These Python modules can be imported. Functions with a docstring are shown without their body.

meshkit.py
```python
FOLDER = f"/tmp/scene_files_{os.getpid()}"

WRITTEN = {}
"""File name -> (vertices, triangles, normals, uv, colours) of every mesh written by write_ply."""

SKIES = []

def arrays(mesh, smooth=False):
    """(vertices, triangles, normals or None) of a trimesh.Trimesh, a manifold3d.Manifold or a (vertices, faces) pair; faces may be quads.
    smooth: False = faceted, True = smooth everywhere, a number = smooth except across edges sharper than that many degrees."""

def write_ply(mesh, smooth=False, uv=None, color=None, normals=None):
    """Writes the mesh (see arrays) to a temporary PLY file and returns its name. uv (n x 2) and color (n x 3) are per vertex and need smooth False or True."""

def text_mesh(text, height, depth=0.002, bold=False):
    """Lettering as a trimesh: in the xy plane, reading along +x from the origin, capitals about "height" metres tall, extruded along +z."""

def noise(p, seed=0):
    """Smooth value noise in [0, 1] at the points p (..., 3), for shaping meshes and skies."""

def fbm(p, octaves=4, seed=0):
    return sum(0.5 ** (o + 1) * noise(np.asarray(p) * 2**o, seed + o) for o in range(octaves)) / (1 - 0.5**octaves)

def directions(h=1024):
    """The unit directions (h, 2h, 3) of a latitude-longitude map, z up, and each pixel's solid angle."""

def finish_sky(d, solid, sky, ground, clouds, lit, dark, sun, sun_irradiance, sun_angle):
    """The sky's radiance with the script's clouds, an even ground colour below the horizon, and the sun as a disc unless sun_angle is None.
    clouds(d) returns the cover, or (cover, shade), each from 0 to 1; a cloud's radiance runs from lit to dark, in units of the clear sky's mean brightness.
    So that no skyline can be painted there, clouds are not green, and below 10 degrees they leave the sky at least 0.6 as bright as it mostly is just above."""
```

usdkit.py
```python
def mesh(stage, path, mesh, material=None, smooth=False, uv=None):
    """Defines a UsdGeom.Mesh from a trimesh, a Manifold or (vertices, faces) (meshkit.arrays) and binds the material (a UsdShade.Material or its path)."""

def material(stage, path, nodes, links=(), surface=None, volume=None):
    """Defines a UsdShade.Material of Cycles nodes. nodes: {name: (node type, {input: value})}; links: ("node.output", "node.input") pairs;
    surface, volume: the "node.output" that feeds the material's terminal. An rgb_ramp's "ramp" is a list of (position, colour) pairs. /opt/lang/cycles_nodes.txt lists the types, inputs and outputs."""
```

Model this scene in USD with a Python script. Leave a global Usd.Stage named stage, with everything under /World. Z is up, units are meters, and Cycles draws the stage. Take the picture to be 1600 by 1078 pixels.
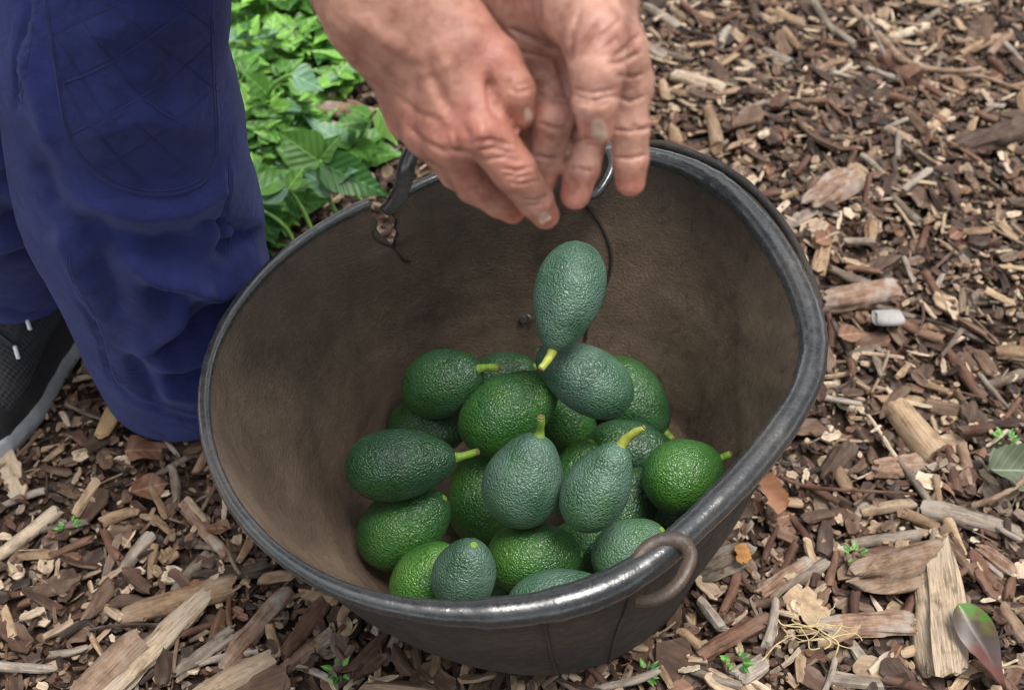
import math
import numpy as np
import trimesh
import usdkit
import meshkit
from pxr import Usd, UsdGeom, UsdLux, UsdShade, Gf, Sdf, Vt
from scipy.interpolate import LinearNDInterpolator, splprep, splev
from scipy.spatial import cKDTree

stage = Usd.Stage.CreateInMemory()
UsdGeom.SetStageUpAxis(stage, 'Z')
UsdGeom.SetStageMetersPerUnit(stage, 1.0)
UsdGeom.Xform.Define(stage, '/World')
UsdGeom.Scope.Define(stage, '/World/Looks')

# ------------------------------------------------------------------ camera, sky, sun
PITCH, CAM_H, F = math.radians(50.0), 1.05, 1931.0          # F: focal length in pixels of a 1600 wide picture
RIGHT = np.array([1.0, 0, 0])
FWD = np.array([0, math.cos(PITCH), -math.sin(PITCH)])
UP = np.array([0, math.sin(PITCH), math.cos(PITCH)])
EYE = np.array([0, 0, CAM_H])
cam = UsdGeom.Camera.Define(stage, '/World/camera')
cam.AddTransformOp().Set(Gf.Matrix4d(*[float(x) for x in np.vstack([np.r_[RIGHT, 0], np.r_[UP, 0], np.r_[-FWD, 0], np.r_[EYE, 1]]).ravel()]))
cam.CreateHorizontalApertureAttr(36.0)
cam.CreateVerticalApertureAttr(36.0 * 1078 / 1600)
cam.CreateFocalLengthAttr(36.0 * F / 1600)
cam.CreateFStopAttr(6.3)
cam.CreateFocusDistanceAttr(0.98)
cam.CreateExposureAttr(1.55)

to_sun = np.array([0.20, -0.06, 0.97]); to_sun /= np.linalg.norm(to_sun)
sun = UsdLux.DistantLight.Define(stage, '/World/sun')
zax = to_sun; xax = np.cross([0, 1.0, 0], zax); xax /= np.linalg.norm(xax); yax = np.cross(zax, xax)
sun.AddTransformOp().Set(Gf.Matrix4d(*[float(x) for x in np.vstack([np.r_[xax, 0], np.r_[yax, 0], np.r_[zax, 0], [0, 0, 0, 1]]).ravel()]))
sun.CreateIntensityAttr(0.44); sun.CreateAngleAttr(26.0); sun.CreateNormalizeAttr(True); sun.CreateColorAttr(Gf.Vec3f(1, 0.95, 0.88))
SKY_STRENGTH = 0.11
sky = UsdLux.DomeLight.Define(stage, '/World/sky')
sky.GetPrim().SetCustomDataByKey('kind', 'structure')
sky_mat = usdkit.material(stage, '/World/Looks/overcast_sky', {
    'tex': ('sky_texture', {'sky_type': 'single_scattering', 'sun_disc': False, 'sun_elevation': float(math.asin(to_sun[2])), 'sun_rotation': float(math.atan2(to_sun[0], to_sun[1]))}),
    'co': ('texture_coordinate', {}),
    'cl': ('noise_texture', {'scale': 2.5, 'detail': 5.0, 'roughness': 0.6}),
    'rp': ('rgb_ramp', {'ramp': [(0.0, (5.2, 5.5, 5.9)), (0.5, (6.6, 6.7, 6.8)), (1.0, (8.2, 8.1, 7.9))]}),
    'mx': ('mix', {'fac': 0.82}),
    'bg': ('background_shader', {'strength': SKY_STRENGTH})},
    [('co.generated', 'cl.vector'), ('cl.fac', 'rp.fac'), ('tex.color', 'mx.color1'), ('rp.color', 'mx.color2'), ('mx.color', 'bg.color')], surface='bg.background')
UsdShade.MaterialBindingAPI.Apply(sky.GetPrim()).Bind(sky_mat)


# ------------------------------------------------------------------ helpers
def ray(px, py):
    return FWD + (px - 800) / F * RIGHT + (539 - py) / F * UP


def at(px, py, d):                       # the point d metres in front of the camera
    return EYE + d * ray(px, py)


def atz(px, py, z):                      # the point at height z
    r = ray(px, py)
    return EYE + (z - CAM_H) / r[2] * r


def project(P):
    q = np.asarray(P, float) - EYE
    d = q @ FWD
    return np.stack([800 + F * (q @ RIGHT) / d, 539 - F * (q @ UP) / d], -1), d


used = {}


def path_of(name, parent=None):
    base = '/World' if parent is None else str(parent.GetPath())
    n = used.get((base, name), 0)
    used[(base, name)] = n + 1
    return f'{base}/{name}' + (f'_{n:03d}' if n else '')


def tag(p, label=None, category=None, group=None, kind=None):
    for k, v in (('label', label), ('category', category), ('group', group), ('kind', kind)):
        if v:
            p.SetCustomDataByKey(k, v)
    return p


def thing(name, label, category, group=None, matrix=None):
    x = UsdGeom.Xform.Define(stage, path_of(name))
    if matrix is not None:
        x.AddTransformOp().Set(Gf.Matrix4d(*[float(v) for v in np.asarray(matrix).T.ravel()]))
    return tag(x.GetPrim(), label, category, group)


def obj(name, m, mat, parent=None, smooth=40, matrix=None, color=None):
    g = usdkit.mesh(stage, path_of(name, parent), m, mat, smooth)
    if matrix is not None:
        g.AddTransformOp().Set(Gf.Matrix4d(*[float(v) for v in np.asarray(matrix).T.ravel()]))
    if color is not None:
        UsdGeom.PrimvarsAPI(g).CreatePrimvar('tone', Sdf.ValueTypeNames.Color3fArray, 'vertex').Set(Vt.Vec3fArray.FromNumpy(np.asarray(color, np.float32)))
    return g.GetPrim()


def frame(x, up=(0, 0, 1), o=(0, 0, 0)):      # matrix whose columns are x along, z near up
    x = np.asarray(x, float); x = x / np.linalg.norm(x)
    y = np.cross(up, x); y /= np.linalg.norm(y)
    m = np.eye(4); m[:3, 0], m[:3, 1], m[:3, 2], m[:3, 3] = x, y, np.cross(x, y), o
    return m


def noise(p, s=1.0, seed=0):
    return meshkit.noise(np.asarray(p) * s, seed) - 0.5


def fbm(p, s=1.0, seed=0, o=4):
    return meshkit.fbm(np.asarray(p) * s, o, seed) - 0.5


def grid(P, close_u=False):                   # P (nu, nv, 3) -> mesh
    nu, nv = P.shape[:2]
    i, j = np.meshgrid(np.arange(nu if close_u else nu - 1), np.arange(nv - 1), indexing='ij')
    i, j = i.ravel(), j.ravel()
    k = (i + 1) % nu
    f = np.stack([i * nv + j, k * nv + j, k * nv + j + 1, i * nv + j + 1], 1)
    return P.reshape(-1, 3), np.vstack([f[:, [0, 1, 2]], f[:, [0, 2, 3]]])


def joined(*parts):
    v, f, n = [], [], 0
    for a, b in parts:
        v.append(a); f.append(np.asarray(b) + n); n += len(a)
    return np.vstack(v), np.vstack(f)


def spline(pts, n, closed=False, s=0.0):
    pts = np.asarray(pts, float)
    if closed:
        pts = np.vstack([pts, pts[:1]])
    tck, _ = splprep(pts.T, s=s, per=closed, k=min(3, len(pts) - 1))
    return np.stack(splev(np.linspace(0, 1, n, endpoint=not closed), tck), -1)


def frames_along(c):
    t = np.gradient(c, axis=0); t /= np.linalg.norm(t, axis=1, keepdims=True)
    a = np.zeros_like(c); ref = np.array([0, 0, 1.0]) if abs(t[0, 2]) < 0.8 else np.array([0, 1.0, 0])
    for i in range(len(c)):
        v = ref - t[i] * (ref @ t[i]); a[i] = v / np.linalg.norm(v); ref = a[i]
    return t, a, np.cross(t, a)


def tube(c, r, sides=10, cap=True, flat=1.0):
    c = np.asarray(c, float); r = np.broadcast_to(np.asarray(r, float), (len(c),))
    t, a, b = frames_along(c)
    th = np.linspace(0, 2 * np.pi, sides, endpoint=False)
    P = c[:, None] + r[:, None, None] * (flat * np.cos(th)[None, :, None] * a[:, None] + np.sin(th)[None, :, None] * b[:, None])
    v, f = grid(P.transpose(1, 0, 2), True)
    f = f[:, ::-1] if False else f
    if cap:
        n = len(c); k = np.arange(sides); k2 = (k + 1) % sides
        v = np.vstack([v, c[:1] - t[0] * r[0] * 0.5, c[-1:] + t[-1] * r[-1] * 0.5])
        f = np.vstack([f, np.stack([k * n, np.full(sides, len(v) - 2), k2 * n], 1), np.stack([k2 * n + n - 1, np.full(sides, len(v) - 1), k * n + n - 1], 1)])
    m = trimesh.Trimesh(v, f, process=False)
    if m.volume < 0:
        f = f[:, ::-1]
    return v, f


def on_grid(f, lo, n, h, m=4):                # the distance at every grid point, worked out only near the surface
    nb = (n - 1) // m + 1
    B = np.stack(np.meshgrid(*[lo[k] + h * (m * np.arange(nb[k]) + (m - 1) / 2) for k in range(3)], indexing='ij'), -1)
    c = f(B.reshape(-1, 3)).reshape(nb)
    S = np.repeat(np.repeat(np.repeat(c, m, 0), m, 1), m, 2)[:n[0], :n[1], :n[2]].copy()
    near = np.repeat(np.repeat(np.repeat(np.abs(c) < h * m * 1.3, m, 0), m, 1), m, 2)[:n[0], :n[1], :n[2]]
    i = np.argwhere(near)
    S[near] = f(np.asarray(lo) + h * i)
    return S


def surface_nets(f, lo, hi, h):
    n = np.ceil((np.asarray(hi) - lo) / h).astype(int) + 1
    ax = [lo[k] + h * np.arange(n[k]) for k in range(3)]
    S = on_grid(f, np.asarray(lo), n, h)
    I = S < 0
    c = np.array([(i, j, k) for i in (0, 1) for j in (0, 1) for k in (0, 1)])
    sl = lambda o: tuple(slice(o[k], n[k] - 1 + o[k]) for k in range(3))
    cnt = sum(I[sl(o)].astype(int) for o in c)
    act = (cnt > 0) & (cnt < 8)
    cells = np.argwhere(act)
    acc, num = np.zeros((len(cells), 3)), np.zeros(len(cells))
    for a in c:
        for k in range(3):
            if a[k]:
                continue
            b = a.copy(); b[k] = 1
            sa, sb = S[tuple((cells + a).T)], S[tuple((cells + b).T)]
            x = (sa < 0) != (sb < 0)
            t = np.where(x, sa / np.where(x, sa - sb, 1), 0)
            acc += x[:, None] * (a + t[:, None] * (b - a)); num += x
    V = np.asarray(lo) + h * (cells + acc / num[:, None])
    idx = -np.ones(act.shape, int); idx[act] = np.arange(len(cells))
    F_ = []
    for k in range(3):
        u, w = (k + 1) % 3, (k + 2) % 3
        s0 = [slice(1, -1)] * 3; s0[k] = slice(0, -1)
        s1 = list(s0); s1[k] = slice(1, None)
        A, B = I[tuple(s0)], I[tuple(s1)]
        e = np.argwhere(A != B)
        inside = A[tuple(e.T)]
        off = np.ones(3, int); off[k] = 0
        e = e + off
        du, dw = np.eye(3, dtype=int)[u], np.eye(3, dtype=int)[w]
        q = np.stack([idx[tuple((e - x).T)] for x in (du + dw, dw, 0 * du, du)], 1)
        q[~inside] = q[~inside][:, ::-1]
        F_.append(q)
    q = np.vstack(F_)
    q = q[(q >= 0).all(1)]
    return V, np.vstack([q[:, [0, 1, 2]], q[:, [0, 2, 3]]])


def march_tets(f, lo, hi, h):                 # as surface_nets, but always a closed two-sided surface
    n = np.ceil((np.asarray(hi) - lo) / h).astype(int) + 1
    G = np.stack(np.meshgrid(*[lo[k] + h * np.arange(n[k]) for k in range(3)], indexing='ij'), -1).reshape(-1, 3)
    S = on_grid(f, np.asarray(lo), n, h)
    for k in range(3):                          # closed where the box cuts it
        for e_ in (0, -1):
            S[tuple(e_ if j == k else slice(None) for j in range(3))] = h
    I = S < 0; S = S.ravel()
    sl = lambda o: tuple(slice(o[k], n[k] - 1 + o[k]) for k in range(3))
    cnt = sum(I[sl(o)].astype(int) for o in np.ndindex(2, 2, 2))
    cells = np.argwhere((cnt > 0) & (cnt < 8))
    st = np.array([n[1] * n[2], n[2], 1])
    base = cells @ st
    tris, ins, outs = [], [], []
    for p in ((0, 1, 2), (0, 2, 1), (1, 0, 2), (1, 2, 0), (2, 0, 1), (2, 1, 0)):
        T = base[:, None] + np.array([0, st[p[0]], st[p[0]] + st[p[1]], st.sum()])
        M = S[T] < 0
        T = np.take_along_axis(T, np.argsort(~M, axis=1, kind='stable'), 1)      # inside corners first
        m = M.sum(1)
        e = lambda a, b: np.stack([a, b], -1)
        for c, quads in ((1, [((0, 1), (0, 2), (0, 3))]), (3, [((0, 3), (1, 3), (2, 3))]), (2, [((0, 2), (0, 3), (1, 3)), ((0, 2), (1, 3), (1, 2))])):
            t = T[m == c]
            for tri in quads:
                tris.append(np.stack([e(t[:, a], t[:, b]) for a, b in tri], 1))
                ins.append(G[t[:, :c]].mean(1)); outs.append(G[t[:, c:]].mean(1))
    tris, ins, outs = np.concatenate(tris), np.concatenate(ins), np.concatenate(outs)
    key = tris[..., 0] * len(G) + tris[..., 1]
    u, inv = np.unique(key.ravel(), return_inverse=True)
    a, b = u // len(G), u % len(G)
    w = np.clip(S[a] / (S[a] - S[b]), 0.04, 0.96)
    V = G[a] + w[:, None] * (G[b] - G[a])
    F_ = inv.reshape(-1, 3)
    nn_ = np.cross(V[F_[:, 1]] - V[F_[:, 0]], V[F_[:, 2]] - V[F_[:, 0]])
    flip = (nn_ * (outs - ins)).sum(1) < 0
    F_[flip] = F_[flip][:, ::-1]
    return V, F_


def sdf_mesh(f, lo, hi, h, refine=0):
    v, q = (march_tets if refine else surface_nets)(f, np.asarray(lo, float), np.asarray(hi, float), h)
    if refine:
        m = trimesh.Trimesh(v, q, process=False)
        trimesh.smoothing.filter_taubin(m, iterations=4)
        v = np.array(m.vertices)
    for _ in range(refine):
        v, q = trimesh.remesh.subdivide(v, q)
    e = h * 0.2
    for _ in range(3 if refine else 1):
        d = f(v)
        g = np.stack([f(v + e * np.eye(3)[k]) - d for k in range(3)], 1) / e
        g /= np.maximum(np.linalg.norm(g, axis=1, keepdims=True), 1e-6)
        v = v - np.clip(d, -h, h)[:, None] * g
    return v, q


def cone(P, a, b, ra, rb):
    ba = b - a
    t = np.clip((P - a) @ ba / max(ba @ ba, 1e-12), 0, 1)
    return np.linalg.norm(P - a - t[:, None] * ba, axis=1) - (ra + (rb - ra) * t)


def smin(a, b, k):
    h = np.clip(0.5 + 0.5 * (b - a) / k, 0, 1)
    return b + (a - b) * h - k * h * (1 - h)


def normals(v, f):
    n = np.zeros_like(v); c = np.cross(v[f[:, 1]] - v[f[:, 0]], v[f[:, 2]] - v[f[:, 0]])
    for k in range(3):
        np.add.at(n, f[:, k], c)
    return n / np.maximum(np.linalg.norm(n, axis=1, keepdims=True), 1e-12)


def line_dist(q, pts):                        # distance of the points q from a polyline, and how far along it
    best, par = np.full(len(q), 1e9), np.zeros(len(q))
    for i, (a, b) in enumerate(zip(pts[:-1], pts[1:])):
        a, b = np.asarray(a, float), np.asarray(b, float)
        t = np.clip((q - a) @ (b - a) / max((b - a) @ (b - a), 1e-9), 0, 1)
        d = np.linalg.norm(q - a - t[:, None] * (b - a), axis=1)
        par = np.where(d < best, (i + t) / (len(pts) - 1), par); best = np.minimum(d, best)
    return best, par


def sculpt(v, f, strokes, front=0.0, sharp=2.0):         # strokes (polyline as seen from the camera, width, depth): push the skin or cloth in or out along its normals
    n = normals(v, f)
    q, d = project(v)
    face = np.clip(-(n * (v - EYE)).sum(1) / np.linalg.norm(v - EYE, axis=1), 0, 1)
    face = np.clip((face - front) * 4, 0, 1)
    move = np.zeros(len(v))
    for s in strokes:
        pts, w, h = s[:3]
        x, par = line_dist(q, pts)
        fade = np.clip(4 * np.minimum(par + 0.08, 1.08 - par), 0, 1) if len(pts) > 1 else 1
        move += h * np.exp(-(x / w) ** (sharp if h > 0 else 2.0)) * fade
    return v + n * (move * face)[:, None]


def smooth01(x):
    x = np.clip(x, 0, 1)
    return x * x * (3 - 2 * x)


# ------------------------------------------------------------------ materials
def mat(name, nodes, links, surface='p.BSDF'):
    return usdkit.material(stage, '/World/Looks/' + name, nodes, links, surface=surface)


def wood(name, ramp, grain=1.0, rough=0.75, grey=0.35, bump=0.6, vary=0.25):
    """Ramp of the colours from piece to piece, with a grain that runs along the piece's own x axis."""
    return mat(name, {
        'oi': ('object_info', {}), 'co': ('texture_coordinate', {}),
        'rp': ('rgb_ramp', {'ramp': ramp}),
        'mp': ('mapping', {'scale': (40, 520, 520)}), 'n1': ('noise_texture', {'scale': 1.0, 'detail': 5.0, 'roughness': 0.65}),
        'n2': ('noise_texture', {'scale': 55.0, 'detail': 4.0, 'roughness': 0.6}),
        'r1': ('rgb_ramp', {'ramp': [(0.28, (0.22, 0.20, 0.19)), (0.42, (0.72, 0.7, 0.68)), (0.55, (1.05, 1.04, 1.02)), (0.75, (1.6, 1.55, 1.45))]}),
        'm1': ('mix', {'mix_type': 'multiply', 'fac': grain}),
        'r2': ('map_range', {'from_min': 0.48, 'from_max': 0.72, 'to_min': 0.0, 'to_max': grey, 'clamp': True}),
        'm2': ('mix', {'color2': (0.30, 0.27, 0.235)}),
        'r3': ('rgb_ramp', {'ramp': [(0.0, (0.4, 0.4, 0.4)), (0.34, (0.5, 0.48, 0.46)), (0.48, (1, 1, 1))]}),
        'm3': ('mix', {'mix_type': 'multiply', 'fac': 0.8}),
        'b': ('bump', {'strength': bump, 'distance': 0.0016}),
        'p': ('principled_bsdf', {'roughness': rough, 'specular_ior_level': 0.4})},
        [('oi.random', 'rp.fac'), ('co.object', 'mp.vector'), ('mp.vector', 'n1.vector'), ('co.object', 'n2.vector'), ('n1.fac', 'r1.fac'),
         ('rp.color', 'm1.color1'), ('r1.color', 'm1.color2'), ('n2.fac', 'r2.value'), ('r2.result', 'm2.fac'), ('m1.color', 'm2.color1'),
         ('n2.fac', 'r3.fac'), ('m2.color', 'm3.color1'), ('r3.color', 'm3.color2'), ('m3.color', 'p.base_color'),
         ('n1.fac', 'b.height'), ('b.normal', 'p.normal')])


W_BARK = wood('dark_bark', [(0, (0.035, 0.019, 0.012)), (0.35, (0.060, 0.033, 0.021)), (0.7, (0.095, 0.054, 0.034)), (1, (0.13, 0.08, 0.052))], 0.9, 0.7, 0.15)
W_RED = wood('red_brown_wood', [(0, (0.065, 0.027, 0.016)), (0.5, (0.11, 0.05, 0.03)), (1, (0.16, 0.085, 0.053))], 0.8, 0.7, 0.15)
W_TAN = wood('tan_wood', [(0, (0.17, 0.105, 0.06)), (0.5, (0.26, 0.17, 0.1)), (1, (0.38, 0.27, 0.17))], 0.75, 0.7, 0.3)
W_GREY = wood('weathered_grey_wood', [(0, (0.12, 0.092, 0.07)), (0.5, (0.2, 0.162, 0.13)), (1, (0.32, 0.275, 0.235))], 0.85, 0.8, 0.5)
W_PALE = wood('bleached_pale_wood', [(0, (0.27, 0.195, 0.13)), (0.5, (0.36, 0.28, 0.2)), (1, (0.48, 0.4, 0.31))], 0.65, 0.75, 0.3)
W_MIX = wood('mixed_mulch', [(0, (0.018, 0.010, 0.007)), (0.2, (0.036, 0.018, 0.012)), (0.4, (0.08, 0.04, 0.025)), (0.55, (0.14, 0.075, 0.046)), (0.68, (0.15, 0.115, 0.09)), (0.8, (0.26, 0.18, 0.115)), (0.92, (0.4, 0.3, 0.21)), (1, (0.55, 0.45, 0.34))], 0.85, 0.72, 0.25)
W_LOG = wood('log_pink_brown', [(0, (0.2, 0.128, 0.085)), (1, (0.23, 0.15, 0.1))], 0.8, 0.65, 0.5)
W_MOTTLED = wood('mottled_branch', [(0, (0.2, 0.12, 0.085)), (1, (0.24, 0.15, 0.1))], 0.9, 0.7, 0.95)
W_SILVER = wood('silver_split_wood', [(0, (0.33, 0.25, 0.175)), (1, (0.36, 0.28, 0.2))], 0.95, 0.8, 0.6, 1.0)

soil = mat('dark_soil', {
    'g': ('geometry', {}), 'n': ('noise_texture', {'scale': 120.0, 'detail': 6.0, 'roughness': 0.7}), 'n2': ('noise_texture', {'scale': 9.0, 'detail': 4.0}),
    'r': ('rgb_ramp', {'ramp': [(0.3, (0.016, 0.010, 0.007)), (0.52, (0.055, 0.032, 0.021)), (0.66, (0.12, 0.074, 0.048)), (0.8, (0.2, 0.135, 0.09))]}),
    'r2': ('rgb_ramp', {'ramp': [(0.3, (0.6, 0.6, 0.6)), (0.7, (1.1, 1.1, 1.1))]}), 'm': ('mix', {'mix_type': 'multiply', 'fac': 1.0}),
    'b': ('bump', {'strength': 1.0, 'distance': 0.006}), 'p': ('principled_bsdf', {'roughness': 0.85, 'specular_ior_level': 0.25})},
    [('g.position', 'n.vector'), ('g.position', 'n2.vector'), ('n.fac', 'r.fac'), ('n2.fac', 'r2.fac'), ('r.color', 'm.color1'), ('r2.color', 'm.color2'), ('m.color', 'p.base_color'), ('n.fac', 'b.height'), ('b.normal', 'p.normal')])


def rubber(name, ramp, rough, bump, scale=60.0, spec=0.45, fleck=0.5, stain_shade=({}, [('m3.color', 'p.base_color')])):
    return mat(name, {
        'g': ('geometry', {}), 'n': ('noise_texture', {'scale': 7.0, 'detail': 7.0, 'roughness': 0.68, 'distortion': 0.4}),
        'n2': ('noise_texture', {'scale': scale, 'detail': 5.0, 'roughness': 0.7}), 'n3': ('noise_texture', {'scale': 420.0, 'detail': 3.0, 'roughness': 0.6}),
        'mp': ('mapping', {'scale': (30, 30, 10), 'rotation': (0.3, 0.5, 0)}), 'n4': ('noise_texture', {'scale': 3.0, 'detail': 6.0, 'roughness': 0.75, 'distortion': 1.2}),
        'r': ('rgb_ramp', {'ramp': ramp}),
        'r4': ('rgb_ramp', {'ramp': [(0.33, (0.5, 0.47, 0.45)), (0.45, (0.95, 0.95, 0.95)), (0.6, (1.05, 1.05, 1.05)), (0.72, (1.45, 1.4, 1.33))]}),
        'm': ('mix', {'mix_type': 'multiply', 'fac': fleck}),
        'r3': ('map_range', {'from_min': 0.70, 'from_max': 0.78, 'to_min': 0, 'to_max': 0.55, 'clamp': True}), 'm3': ('mix', {'color2': (0.2, 0.17, 0.14)}),
        'h': ('math', {'math_type': 'add'}), 'b': ('bump', {'strength': bump, 'distance': 0.002}), **stain_shade[0],
        'rr': ('map_range', {'from_min': 0.35, 'from_max': 0.65, 'to_min': rough - 0.08, 'to_max': rough + 0.15, 'clamp': True}),
        'p': ('principled_bsdf', {'specular_ior_level': spec})},
        [('g.position', 'n.vector'), ('g.position', 'n2.vector'), ('g.position', 'n3.vector'), ('g.position', 'mp.vector'), ('mp.vector', 'n4.vector'),
         ('n.fac', 'r.fac'), ('n4.fac', 'r4.fac'), ('r.color', 'm.color1'), ('r4.color', 'm.color2'), ('n3.fac', 'r3.value'), ('r3.result', 'm3.fac'), ('m.color', 'm3.color1'),
         *stain_shade[1], ('n2.fac', 'h.value1'), ('n3.fac', 'h.value2'), ('h.value', 'b.height'), ('b.normal', 'p.normal'), ('n2.fac', 'rr.value'), ('rr.result', 'p.roughness')])


# darker tint high at the back left: black rubber stains plus painted-in hand shade
BARE_SHADE = ({'sx': ('separate_xyz', {}), 's0': ('math', {'math_type': 'multiply_add', 'value2': -0.75}), 's1': ('math', {'math_type': 'multiply_add', 'value2': 0.7}), 's2': ('math', {'math_type': 'multiply_add', 'value2': 0.45}),
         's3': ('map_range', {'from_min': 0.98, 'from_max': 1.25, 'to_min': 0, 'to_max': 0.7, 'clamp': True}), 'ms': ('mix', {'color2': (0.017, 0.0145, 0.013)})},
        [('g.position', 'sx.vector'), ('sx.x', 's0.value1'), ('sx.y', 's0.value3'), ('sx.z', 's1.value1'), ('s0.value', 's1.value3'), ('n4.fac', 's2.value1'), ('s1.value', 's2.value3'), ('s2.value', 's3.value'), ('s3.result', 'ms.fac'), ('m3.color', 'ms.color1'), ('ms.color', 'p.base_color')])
R_IN = rubber('muddy_rubber', [(0.3, (0.055, 0.038, 0.028)), (0.43, (0.125, 0.088, 0.064)), (0.56, (0.19, 0.136, 0.098)), (0.75, (0.29, 0.215, 0.16))], 0.6, 0.6, 70.0, 0.3, 1.0, BARE_SHADE)
R_OUT = rubber('black_rubber', [(0.3, (0.016, 0.015, 0.014)), (0.5, (0.026, 0.023, 0.021)), (0.75, (0.055, 0.042, 0.033))], 0.6, 0.5, 90.0, 0.2, 0.9)
R_RIM = rubber('worn_black_rubber', [(0.3, (0.011, 0.0115, 0.013)), (0.52, (0.02, 0.0205, 0.022)), (0.66, (0.045, 0.042, 0.04)), (0.8, (0.09, 0.08, 0.07))], 0.2, 0.12, 120.0, 0.75, 0.9)
R_LOOP = rubber('brown_rubber', [(0.3, (0.018, 0.013, 0.010)), (0.47, (0.042, 0.028, 0.020)), (0.62, (0.095, 0.06, 0.042)), (0.75, (0.19, 0.13, 0.095))], 0.45, 0.35, 90.0, 0.45, 0.9)


def avocado_skin(name, dark, mid, bright, bloom, bloom_amount, rough):
    return mat(name, {
        'co': ('texture_coordinate', {}), 'oi': ('object_info', {}),
        'v': ('voronoi_texture', {'feature': 'smooth_f1', 'scale': 500.0, 'smoothness': 0.35}), 'nw': ('noise_texture', {'scale': 130.0, 'detail': 3.0}),
        'wp': ('vector_math', {'math_type': 'multiply_add', 'vector2': (0.005, 0.005, 0.005)}),
        'n': ('noise_texture', {'scale': 26.0, 'detail': 3.0}), 'n2': ('noise_texture', {'scale': 16.0, 'detail': 4.0, 'dimensions': '4D'}), 'n3': ('noise_texture', {'scale': 300.0, 'detail': 3.0}),
        'r': ('rgb_ramp', {'ramp': [(0.36, dark), (0.5, mid), (0.63, bright)]}),
        'rs': ('rgb_ramp', {'ramp': [(0.1, (1.25, 1.25, 1.1)), (0.5, (0.9, 0.9, 0.9)), (0.9, (0.55, 0.6, 0.6))]}), 'ms': ('mix', {'mix_type': 'multiply', 'fac': 0.9}),
        'rb': ('map_range', {'from_min': 0.38, 'from_max': 0.66, 'to_min': 0.0, 'to_max': bloom_amount, 'clamp': True}), 'mb': ('mix', {'color2': bloom}),
        'n6': ('noise_texture', {'scale': 38.0, 'detail': 6.0, 'roughness': 0.72, 'dimensions': '4D'}), 'rq': ('map_range', {'from_min': 0.66, 'from_max': 0.73, 'to_min': 0.0, 'to_max': 0.75, 'clamp': True}), 'mq': ('mix', {'color2': (0.085, 0.058, 0.035)}),
        'rl': ('map_range', {'from_min': 0.68, 'from_max': 0.74, 'to_min': 0.0, 'to_max': 0.7, 'clamp': True}), 'ml': ('mix', {'color2': (0.16, 0.19, 0.07)}),
        'h': ('math', {'math_type': 'multiply_add', 'value2': 0.3}), 'b': ('bump', {'strength': 0.9, 'distance': 0.0012, 'invert': True}),
        'p': ('principled_bsdf', {'roughness': rough, 'specular_ior_level': 0.5})},
        [('co.object', 'nw.vector'), ('nw.color', 'wp.vector1'), ('co.object', 'wp.vector3'), ('wp.vector', 'v.vector'), ('co.object', 'n.vector'), ('co.object', 'n2.vector'), ('oi.random', 'n2.w'), ('co.object', 'n3.vector'),
         ('n2.fac', 'r.fac'), ('v.distance', 'rs.fac'), ('r.color', 'ms.color1'), ('rs.color', 'ms.color2'), ('n.fac', 'rb.value'), ('rb.result', 'mb.fac'), ('ms.color', 'mb.color1'),
         ('n3.fac', 'rl.value'), ('rl.result', 'ml.fac'), ('mb.color', 'ml.color1'),
         ('co.object', 'n6.vector'), ('oi.random', 'n6.w'), ('n6.fac', 'rq.value'), ('rq.result', 'mq.fac'), ('ml.color', 'mq.color1'), ('mq.color', 'p.base_color'), ('nw.fac', 'h.value1'), ('v.distance', 'h.value3'), ('h.value', 'b.height'), ('b.normal', 'p.normal')])


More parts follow.
